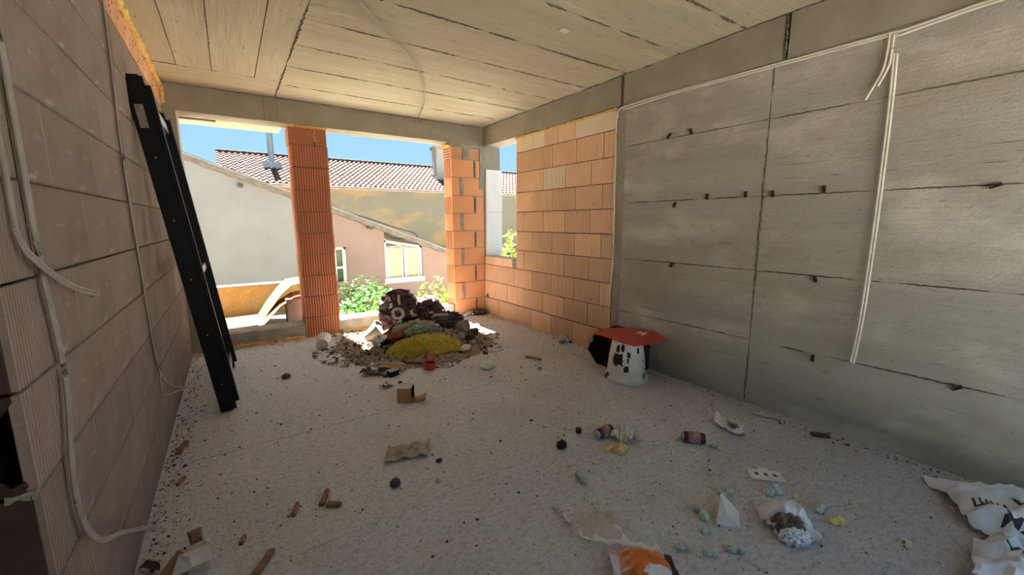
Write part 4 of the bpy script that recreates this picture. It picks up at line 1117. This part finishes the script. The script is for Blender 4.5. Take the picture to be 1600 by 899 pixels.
def patch(ang, z, rw, rh, seed, mat):
    bm = nb(); n = 26; c0 = None; ring = []; mid = []
    def P(u_, v_):
        a = ang + u_ * rw / .155
        d = Vector((-math.cos(a), -math.sin(a), 0)); h = tree.ray_cast(Vector((math.cos(a), math.sin(a), z + v_ * rh)) * 1.0, d)
        return (h[0] - d * .0012) if h[0] else None
    gr = {}
    N_ = 15
    for i in range(N_):
        for j in range(N_):
            u_ = i / (N_ - 1) * 2 - 1; v_ = j / (N_ - 1) * 2 - 1
            r_ = max(abs(u_), abs(v_)) * .55 + math.hypot(u_, v_) * .45 + .28 * noise.noise(Vector((u_ * 2.2, v_ * 2.2, seed)))
            if r_ < .9:
                p = P(u_, v_)
                if p: gr[i, j] = bm.verts.new(p)
    for i in range(N_ - 1):
        for j in range(N_ - 1):
            q = [(i, j), (i + 1, j), (i + 1, j + 1), (i, j + 1)]
            if all(k in gr for k in q): bm.faces.new([gr[k] for k in q])
    obj('tar_stain', bm, mat, pb, fix=False)
VA = math.atan2(-5.335 + 3.035, .435 - 3.235)     # bearing of the room side
for da, z, rw, rh, sd_ in ((-.50, .20, .060, .070, 3), (-.55, .295, .022, .038, 4), (-.25, .305, .020, .036, 5), (.12, .25, .020, .030, 6), (.08, .205, .010, .030, 8), (.0, .13, .026, .032, 7), (.72, .285, .018, .03, 9)):
    patch(VA + da, z, rw, rh, sd_, M_tar)
M_redc = mk('red_carton', 'b8453a', 'a83c33', 5, spots=[('c9655a', 9, .6, .75)], rough=.5)
M_redi = mk('carton_inside', '2a2018', '3a2c20', 8)
rx_ = empty('red_carton', (3.30, -2.50, .001)); tag(rx_, 'crushed open red carton with flap resting over the white bucket', 'carton')
def quad(name, pts, th, mat, sub=0):
    bm = nb(); f = bm.faces.new([bm.verts.new(p) for p in pts]); bm.normal_update(); nrm = f.normal.copy()
    r_ = bmesh.ops.extrude_face_region(bm, geom=[f]); bmesh.ops.translate(bm, verts=[v for v in r_['geom'] if isinstance(v, bmesh.types.BMVert)], vec=nrm * th)
    return obj(name, bm, mat, rx_)
# local coordinates: x towards the wall, y along the wall
quad('bottom_panel', [(-.02, -.13, .0), (.24, -.10, .0), (.26, -.50, .0), (.02, -.40, .0)], .003, M_redi)
quad('back_panel', [(.262, -.02, .14), (.262, -.08, .0), (.262, -.52, .0), (.262, -.54, .36), (.262, -.10, .34)], .003, M_redi)
quad('end_panel', [(.02, -.42, .003), (.25, -.52, .003), (.25, -.55, .35), (.02, -.45, .345)], .003, M_redi)
quad('side_panel', [(-.02, -.135, .0), (.25, -.09, .0), (.25, -.035, .15), (-.05, -.04, .13)], .003, M_redi)
quad('side_panel', [(-.05, -.04, .133), (.25, -.035, .153), (.25, -.10, .335), (-.02, -.09, .29)], .003, M_redi)
bm = nb()
topp = [(-.10, -.10, .305), (-.16, -.27, .345), (-.175, -.43, .352), (-.18, -.70, .348), (.01, -.725, .338), (.21, -.76, .345), (.24, -.58, .39), (.235, -.33, .365), (.15, -.12, .33)]
vs = [bm.verts.new(p) for p in topp]; c_ = bm.verts.new((.03, -.40, .372)); c2_ = bm.verts.new((.03, -.56, .374))
ff = [(0, 1, 9), (1, 2, 9), (2, 10, 9), (2, 3, 10), (3, 4, 10), (4, 5, 10), (5, 6, 10), (6, 9, 10), (6, 7, 9), (7, 8, 9), (8, 0, 9)]
al = vs + [c_, c2_]
fs = [bm.faces.new([al[i] for i in q]) for q in ff]
bm.normal_update()
r_ = bmesh.ops.extrude_face_region(bm, geom=fs); bmesh.ops.translate(bm, verts=[v for v in r_['geom'] if isinstance(v, bmesh.types.BMVert)], vec=(0, 0, .004))
tp = obj('top_flap', bm, M_redc, rx_)
print_on(tp, 'M', .10, (.10, -.55, .7), (0, 0, -1), R(-80), mk('white_logo', 'dcd2cc'), tp, 'printed_letter', .0015, .008)
obj('torn_edge', blob(.03, .02, .035, 51, .4, 2.2, 3), mk('torn_card', 'c9b8a4'), rx_).location = (-.05, -.07, .21)

# ------------------------------------------------------------------ litter on the near floor
def dome_(hh):
    return lambda v, a, b: Vector((v.x, v.y, v.z + hh * (1 - (2 * a - 1) ** 2) ** .7 * (1 - (2 * b - 1) ** 2) ** .7))
M_fg = mk('foam_green', 'bccabb', 'a5b5a5', 12, spots=[('dbe2d3', 20, .58, .7)], bumps=[('noise', 40, .7, .008)])
M_fy = mk('foam_yellow', 'e0cb85', 'd2b96c', 12, spots=[('e6d8a4', 20, .58, .7)], bumps=[('noise', 40, .7, .008)])
M_fp = mk('foam_pale', 'cfc9a8', 'bdb795', 12, bumps=[('noise', 40, .7, .008)])
def clump(x, y, s_, mat, label, seed, lobes=2, rz=0.0, group='foam clumps on the near floor'):
    rg = random.Random(seed)
    lb = [((-.45, 0, 0), .62)] + [((.15 + rg.uniform(.2, .6), rg.uniform(-.45, .45), rg.uniform(-.05, .3)), rg.uniform(.42, .58)) for _ in range(lobes)]
    bm = blob(s_, s_ * .8, s_ * .8, seed, .30, 3.6, 4, ridged=False, lobes=lb)
    return thing('foam_clump', bm, mat, (x, y, .0005), label, 'foam', rz, smooth=True, group=group)
for x, y, s_, mt, lab, sd_, nl, rz in (
    (1.875, -3.885, .042, M_fg, 'two lobed green foam clump below the yellow lumps', 1, 2, 1.3),
    (1.618, -3.975, .020, M_fg, 'small green foam bit leftmost among the foam litter', 2, 2, .3),
    (1.800, -4.150, .022, M_fp, 'pale foam bit just above the clear plastic sleeve', 3, 1, .3),
    (1.905, -3.755, .015, M_fg, 'tiny grey green foam bit above the two lobed clump', 4, 1, .3),
    (2.155, -4.405, .044, M_fg, 'green foam lump leaning on folded white paper', 5, 2, .9),
    (2.068, -4.480, .026, M_fg, 'double green foam bead in front of folded white paper', 6, 1, -.5),
    (2.070, -4.605, .036, M_fg, 'green foam clump near front between paper and shiny wrapper', 7, 2, -.7),
    (1.905, -4.475, .030, M_fg, 'grey green foam clump right of the orange packet', 8, 2, -.6),
    (1.965, -4.555, .028, M_fg, 'grey green foam clump at the lower edge right of packet', 9, 1, -.6),
    (2.600, -4.515, .044, M_fg, 'green foam clump just below the punched white tray', 10, 3, -.3),
    (2.665, -4.600, .016, M_fy, 'tiny yellow foam bead right of the green clump', 11, 1, 0),
    (2.655, -4.705, .036, M_fg, 'round green foam clump right of the shiny wrapper', 12, 2, .2),
    (2.615, -4.785, .034, M_fy, 'long yellow foam piece below the round green clump', 13, 2, -.5),
    (2.705, -5.010, .022, M_fp, 'lone pale foam bit near the white printed bag', 14, 1, 0),
    (2.500, -4.250, .024, M_fp, 'pale foam pair above the green elongated piece', 15, 2, .3),
    (2.395, -4.330, .016, M_fy, 'small yellow foam bead left of the elongated green piece', 16, 1, 0),
    (2.375, -4.395, .034, M_fg, 'elongated green foam piece behind folded white paper', 17, 1, -.6),
    (2.680, -3.930, .022, M_fg, 'green foam bit at the left end of red brown can', 18, 1, 0),
    (2.775, -4.125, .026, M_fg, 'green and yellow foam bit right of red brown can', 19, 2, 1.4),
    (2.205, -3.770, .030, M_fy, 'smaller yellow foam lump left of the larger one', 20, 1, 0),
    (2.270, -3.820, .045, M_fy, 'larger yellow foam lump in front of leaning can', 21, 3, .4),
    (2.120, -3.925, .014, M_fp, 'tiny whitish foam bit between yellow lumps and sleeve', 22, 1, 0),
    (2.690, -4.080, .010, M_fp, 'tiny pale crumb below the red brown can', 23, 1, 0),
    (2.740, -3.290, .014, M_fp, 'small pale stone in front of the paint bucket', 24, 1, 0),
    (2.630, -3.400, .015, M_fg, 'little grey green crumb on floor between bucket and can', 25, 1, 0)):
    clump(x, y, s_, mt, lab, sd_, nl, rz)

def can(loc, rz, label, seed):
    root = empty('drink_can', loc, rot=(R(90), 0, rz)); tag(root, label, 'can', 'drink cans on the near floor')
    m1 = mk('can_maroon', '4f2022', '3e191b', 12, rough=.35, metal=.2)
    bm = lathe(nb(), [(.026, 0), (.033, .012), (.033, .118), (.027, .130)], 22)
    for v in bm.verts: v.co += noise.noise_vector(v.co * 18 + Vector((seed, 0, 0))) * .0022
    obj('can_body', bm, m1, root, True)
    obj('can_top', lathe(nb(), [(.0001, -.001), (.020, -.001), (.025, -.004), (.027, .0), (.0265, .003)], 20), M_alu, root, True)
    obj('can_base', lathe(nb(), [(.0275, .127), (.026, .133), (.021, .129), (.0001, .127)], 20), M_alu, root, True)
    obj('can_label', lathe(nb(), [(.0332, .030), (.0345, .032), (.0345, .098), (.0332, .100)], 22), mk('can_label_pale', '8a5a52', 'b59a8a', 28, lo=.45, hi=.6, rough=.4), root, True)
    return root
can((2.248, -3.640, .0355), R(90) + R(3), 'maroon drink can lying beside a crumpled pale rag', 1)
can((2.676, -3.960, .0355), R(43), 'red brown drink can lying alone with foam at both ends', 2)
thing('crumpled_rag', sheet(.17, .13, 61, .055, 13, 24, .002, fn=dome_(.035), edge=.4), mk('pale_rag', 'd8d4c8', 'b5b1a4', 9), (2.415, -3.715, .001), 'pale crumpled rag right behind the maroon drink can', 'rag', .4)
thing('bottle_stopper', lathe(nb(), [(.0001, 0), (.020, 0), (.020, .026), (.018, .028), (.0001, .028)], 14), mk('black_plastic', '1b1a1a', rough=.5), (2.215, -3.505, .001), 'small black cap behind the maroon drink can', 'cap', smooth=True)
thing('black_stub', blob(.028, .022, .024, 62, .5, 1.8, 3), mk('charred_stub', '231f1e'), (2.00, -3.580, .001), 'black charred stub left of the yellow foam lumps', 'stub')
# broken shells of plaster by the wall
for i, (x, y, s_, rz, lab) in enumerate(((3.075, -3.985, .10, .3, 'whitish curled plaster flake, leftmost of three near the wall'), (3.135, -4.050, .085, 1.4, 'beige curled plaster flake, middle of three near the wall'), (3.045, -4.105, .095, 2.4, 'grey curled plaster flake, nearest of three by the wall'))):
    thing('plaster_flake', sheet(s_, s_ * .75, 70 + i, .045, 9, 12, .005, fn=lambda v, a, b: Vector((v.x, v.y, v.z + 14 * v.y * v.y + 5 * v.x * v.x + .2 * v.y)), edge=.35), mk('plaster_shell', 'e0dcd3', 'bdb7ac', 12), (x, y, .001), lab, 'plaster', rz, group='plaster flakes')
thing('plaster_flake', sheet(.15, .06, 75, .015, 7, 10, .004, edge=.4), mk('plaster_flat', 'b9b5aa', 'a09b90', 12), (3.47, -4.095, .001), 'flat pale plaster flake lying along the concrete wall foot', 'plaster', R(-60), group='plaster flakes')
thing('wood_splinter', bevbox(-.05, .05, -.02, .02, 0, .018, .003), M_r4, (3.46, -4.43, .001), 'dark wooden splinter at the concrete wall foot', 'splinter', R(-50))
# punched tray
tr = empty('punched_tray', (2.725, -4.43, .001), rz=R(-47)); tag(tr, 'thin white punched tray with three dark holes', 'tray')
obj('tray_plate', bevbox(-.085, .085, -.045, .045, 0, .010, .003), mk('white_tray', 'd9d7d0', 'c8c5bd', 12), tr)
for x in (-.045, 0, .045): obj('hole', bbox(x - .009, x + .009, -.012, .012, .0095, .0108), M_seam, tr)
obj('tab', bevbox(-.02, .03, .043, .07, 0, .008, .002), mk('white_tray_tab', 'd9d7d0'), tr)
# folded paper tent
fp = empty('folded_paper', (2.235, -4.455, .001), rz=R(-20)); tag(fp, 'folded white paper standing like a little tent among foam', 'paper')
M_pap = mk('white_paper', 'e8e4de', 'd8d2c8', 9)
bm = nb(); vs = [bm.verts.new(p) for p in ((-.07, -.05, 0), (-.015, .0, .105), (.05, .06, .06), (.10, .0, .0), (.02, -.09, .0), (-.02, -.055, .055))]
for f in ((0, 5, 1), (1, 5, 2), (2, 5, 3), (5, 4, 3), (0, 4, 5)): bm.faces.new([vs[i] for i in f])
bm.normal_update(); r_ = bmesh.ops.extrude_face_region(bm, geom=bm.faces[:]); bmesh.ops.translate(bm, verts=[v for v in r_['geom'] if isinstance(v, bmesh.types.BMVert)], vec=(-.001, .002, .0015))
obj('paper_sheet', bm, M_pap, fp)
# crumpled paper in the middle of the floor
thing('crumpled_paper', sheet(.25, .16, 81, .026, 8, 26, .0015, fn=lambda v, a, b: Vector((v.x + .25 * v.y, v.y, v.z + .006 * math.sin(a * 17 + b * 3)))), mk('grey_paper', 'b9b09e', '8f8674', 14, stretch=(1, 1, 6)), (1.20, -3.10, .001), 'crumpled grey brown paper sheet alone mid floor', 'paper', R(-14))
thing('round_stone', blob(.028, .024, .024, 83, .12, 2, 3, ridged=False), mk('dark_stone', '4d5150', '3c403f', 12), (1.035, -3.36, .001), 'small dark round stone on the floor near the paper sheet', 'stone')
thing('small_stub', blob(.020, .012, .012, 84, .2, 2, 2), M_r4, (1.318, -3.29, .001), 'tiny dark stub right of the crumpled paper sheet', 'stub')
thing('green_pebble', blob(.015, .012, .012, 85, .2, 2, 2), M_fg, (1.235, -3.46, .001), 'tiny green pebble below the crumpled paper sheet', 'pebble')
thing('stone_lump', blob(.034, .024, .024, 86, .25, 2, 3), mk('grey_lump', '5a5c5a', '4a4c4a', 12), (.735, -1.32, .001), 'small dark grey lump on floor between frame and tub', 'stone')
M_wood = mk('splinter_wood', '9c7660', '7d5a48', 8, stretch=(6, 1, 1))
for x, y, l_, w_, rz, lab in ((.575, -3.275, .085, .026, 1.2, 'short brown wood splinter, leftmost of three on floor'), (.708, -3.26, .12, .03, 1.15, 'long brown wood splinter, middle of three on floor'), (.735, -3.345, .07, .035, -.6, 'stubby brown wood splinter, rightmost of three on floor'),
        (.075, -2.26, .15, .035, 1.35, 'brown wood chip lying against the brown wall foot'), (.42, -3.565, .16, .035, 1.0, 'brown wood splinter at lower edge of the floor'), (.36, -3.36, .05, .02, 1.2, 'tiny splinter between wood pile and three splinters'), (.10, -2.68, .07, .018, 1.1, 'thin brown splinter near the brown wall foot')):
    bm = bevbox(-l_ / 2, l_ / 2, -w_ / 2, w_ / 2, 0, .018, .004)
    for v in bm.verts: v.co.y *= 1 - .35 * abs(v.co.x) / l_ * 2 * (1 if v.co.x > 0 else .3)
    thing('wood_splinter', bm, M_wood, (x, y, .001), lab, 'splinter', rz, group='wood splinters on the floor')
# broken clay shards by the doorway end of the left wall
M_shard = mk('clay_shard', '9a7660', '7f5e4b', 9, bumps=[('noise', 40, .4, .004)])
for x, y, s_, rot, lab, mt in ((.155, -3.44, .12, (R(62), R(10), R(60)), 'large upright brown clay shard at the lower edge by brown wall', M_shard), (.21, -3.45, .13, (R(58), R(-8), R(35)), 'large white faced shard leaning beside brown clay shard', mk('white_faced_shard', 'd9d2c8', 'c4bcb0', 9)),
        (.19, -3.24, .085, (R(20), R(10), R(40)), 'flat brown clay shard behind the upright shards', M_shard), (.06, -3.35, .085, (R(55), R(-20), R(110)), 'dark jagged lump against the brown wall near the shards', M_r4), (.11, -3.50, .08, (R(40), R(10), R(20)), 'small brown shard before the upright clay shards', M_shard), (.235, -3.28, .04, (R(30), 0, R(80)), 'small whitish shard right of the flat brown shard', M_pap)):
    bm = nb(); chip(bm, (0, 0, 0), s_, random.Random(int(s_ * 1000 + x * 100)), 0, .25)
    Mx = Euler(rot).to_matrix(); bmesh.ops.rotate(bm, verts=bm.verts[:], matrix=Mx)
    mz = min(v.co.z for v in bm.verts); bmesh.ops.translate(bm, verts=bm.verts[:], vec=(0, 0, -mz))
    thing('clay_shard', bm, mt, (x, y, .001), lab, 'shard', group='shards by the brown wall')

# clear plastic sleeve
ps = empty('plastic_sleeve', (1.72, -4.255, .001), rz=R(-34)); tag(ps, 'clear crumpled plastic sleeve lying behind the orange packet', 'plastic')
M_film = clear_film('clear_film', 'eef1f2', .06)
bm = nb(); g = []
for i in range(41):
    row = []
    for k in range(20):
        t = i / 40; a = 2 * math.pi * k / 20
        wd = .095 * min(1, .12 + (t / .45) ** .8) if t < .45 else .095
        th = .020 + .012 * noise.noise(Vector((t * 6, math.cos(a), math.sin(a)))) if t > .12 else .008
        x = -.19 + .36 * t; cx = .06 * max(0, .12 - t) / .12 + .02 * math.sin(t * 4)
        p = Vector((x, cx + wd * math.cos(a), max(.0, .022 + th * math.sin(a) * (1 + .4 * noise.noise(Vector((x * 20, k, 3)))))))
        p += noise.noise_vector(p * 26) * .006; p.z = max(p.z, .0006)
        row.append(bm.verts.new(p))
    g.append(row)
for i in range(40):
    for k in range(20): bm.faces.new((g[i][k], g[i][(k + 1) % 20], g[i + 1][(k + 1) % 20], g[i + 1][k]))
obj('film', bm, M_film, ps, True)
bm = nb(); tube(bm, spline([(-.185, .06, .012), (-.205, .085, .02), (-.215, .11, .022)], 4), .008, 6, wob=.003); obj('twisted_end', bm, mk('bunched_film', 'e6e9ea', rough=.2), ps, True)

# orange and white snack packet
pk = empty('snack_packet', (1.665, -4.455, .001), rz=R(-38)); tag(pk, 'crumpled orange and white packet at the lower edge of floor', 'packet')
def packet(v, a, b):
    d = math.sin(math.pi * a) ** .5 * math.sin(math.pi * b) ** .5
    return Vector((v.x, v.y, v.z + .060 * d))
M_pk = mk('packet_orange', 'd9752a', 'c9651f', 9, rough=.28, coat=.4, spots=[('d9d4d8', 4, .54, .57, (1, 2.6, 1)), ('5a2a4a', 9, .66, .70)])
po = obj('packet_front', sheet(.20, .17, 91, .030, 8, 26, .002, fn=packet, edge=.12), M_pk, pk)
bm = sheet(.045, .17, 92, .02, 10, 14, .002, fn=lambda v, a, b: v + Vector((0, 0, .03 * math.sin(math.pi * b)))); o = obj('packet_end', bm, mk('packet_white', 'd6d2dc', 'b9a9bd', 26, lo=.5, hi=.6, rough=.3), pk); o.location = (-.105, 0, .004)
bm = sheet(.05, .16, 93, .02, 10, 12, .002); o = obj('packet_back', bm, mk('packet_purple', '4a2440', '3a1c34', 9, rough=.3), pk); o.location = (.105, .0, .001)

# shiny crumpled wrapper
M_wr = mk('silver_wrapper', 'dfdfe2', 'b7b7bb', 7, rough=.3, lo=.4, hi=.6)
wp = empty('crumpled_wrapper', (2.40, -4.665, .001), rz=R(-40)); tag(wp, 'translucent white crumpled wrapper with dark mouth among foam', 'wrapper')
obj('wrapper_body', sheet(.20, .17, 95, .05, 11, 34, .0015, fn=lambda v, a, b: Vector((v.x, v.y, v.z + .075 * (1 - (2 * a - 1) ** 2) ** .6 * min(1, 2.2 * b) * (1 - (2 * b - 1) ** 4))), edge=.3), clear_film('milky_film', 'eceef0', .55), wp, True)
obj('wrapper_content', blob(.06, .05, .045, 96, .4, 2.2, 4), mk('brown_content', '4a3a30', '8a7a6c', 12), wp).location = (-.015, -.03, .001)
obj('wrapper_lip', blob(.05, .03, .03, 97, .5, 2.4, 4), M_wr, wp).location = (-.02, -.095, .001)

# white printed bag at the picture's edge
wb = empty('printed_bag', (3.04, -5.22, .001)); tag(wb, 'white plastic bag with dark print lying at concrete wall side', 'bag')
M_wb = mk('white_bag', 'e3e5e8', 'cfd2d6', 6, spots=[('b9a79a', 3.2, .62, .72)], bumps=[('noise', 14, .4, .01)], rough=.4, translucent=.15)
def dome(hh):
    return lambda v, a, b: Vector((v.x, v.y, v.z + hh * (1 - (2 * a - 1) ** 2) ** .7 * (1 - (2 * b - 1) ** 2) ** .7))
b1 = obj('bag_body', sheet(.52, .44, 101, .085, 5.5, 44, .002, fn=dome(.10), edge=.30), M_wb, wb, True); b1.location = (.20, -.06, 0); b1.rotation_euler = (0, 0, .5)
b2 = obj('bag_tail', sheet(.36, .34, 102, .075, 6.5, 36, .002, fn=dome(.06), edge=.35), M_wb, wb, True); b2.location = (-.20, -.12, 0); b2.rotation_euler = (0, 0, .2)
M_ink = mk('dark_print', '2e2f33')
for tgt, s_, sz, o_, sp in ((b1, 'MATE', .075, (-.14, .04, .6), R(-125)), (b1, 'ШШ', .06, (-.02, .13, .6), R(-95)), (b1, 'b', .08, (.0, .03, .6), R(-85)), (b2, 'VS', .075, (.04, .05, .6), R(-100))):
    print_on(tgt, s_, sz, o_, (0, 0, -1), sp, M_ink, tgt, 'printed_letter', .002, .001)

# bent straw near the wall
bm = nb(); tube(bm, [(3.215, -5.085, .006), (3.18, -5.06, .008), (3.165, -5.075, .006)], .004, 6); tag(obj('bent_straw', bm, M_cable_w), 'bent white straw near concrete wall behind the printed bag', 'straw')

# grit: nobody could count it
rg = random.Random(77); bm = nb()
for k in range(5200):
    u_ = rg.random()
    if u_ < .20: x, y = abs(rg.gauss(0, .07)) + .01, rg.uniform(-3.9, -.05)
    elif u_ < .45: x, y = W - .012 - abs(rg.gauss(0, .09)), rg.uniform(-6, -.1)
    elif u_ < .55: x, y = rg.uniform(.1, 3.5), -.02 - abs(rg.gauss(0, .12))
    else: x, y = rg.uniform(.05, 3.5), rg.uniform(-5.6, -.1)
    if mound(x, y) > 0: continue
    s_ = rg.choice((.004, .005, .006, .006, .008, .010, .014)) * (1.5 if rg.random() < .05 else 1)
    chip(bm, (x, y, s_ * .15), s_, rg, rg.choice((0, 1, 2, 3, 3)), .7)
tag(obj('grit', bm, [M_r1, M_r2, M_r3, M_r4]), 'loose grit and crumbs strewn all over the concrete floor', 'grit', kind='stuff')
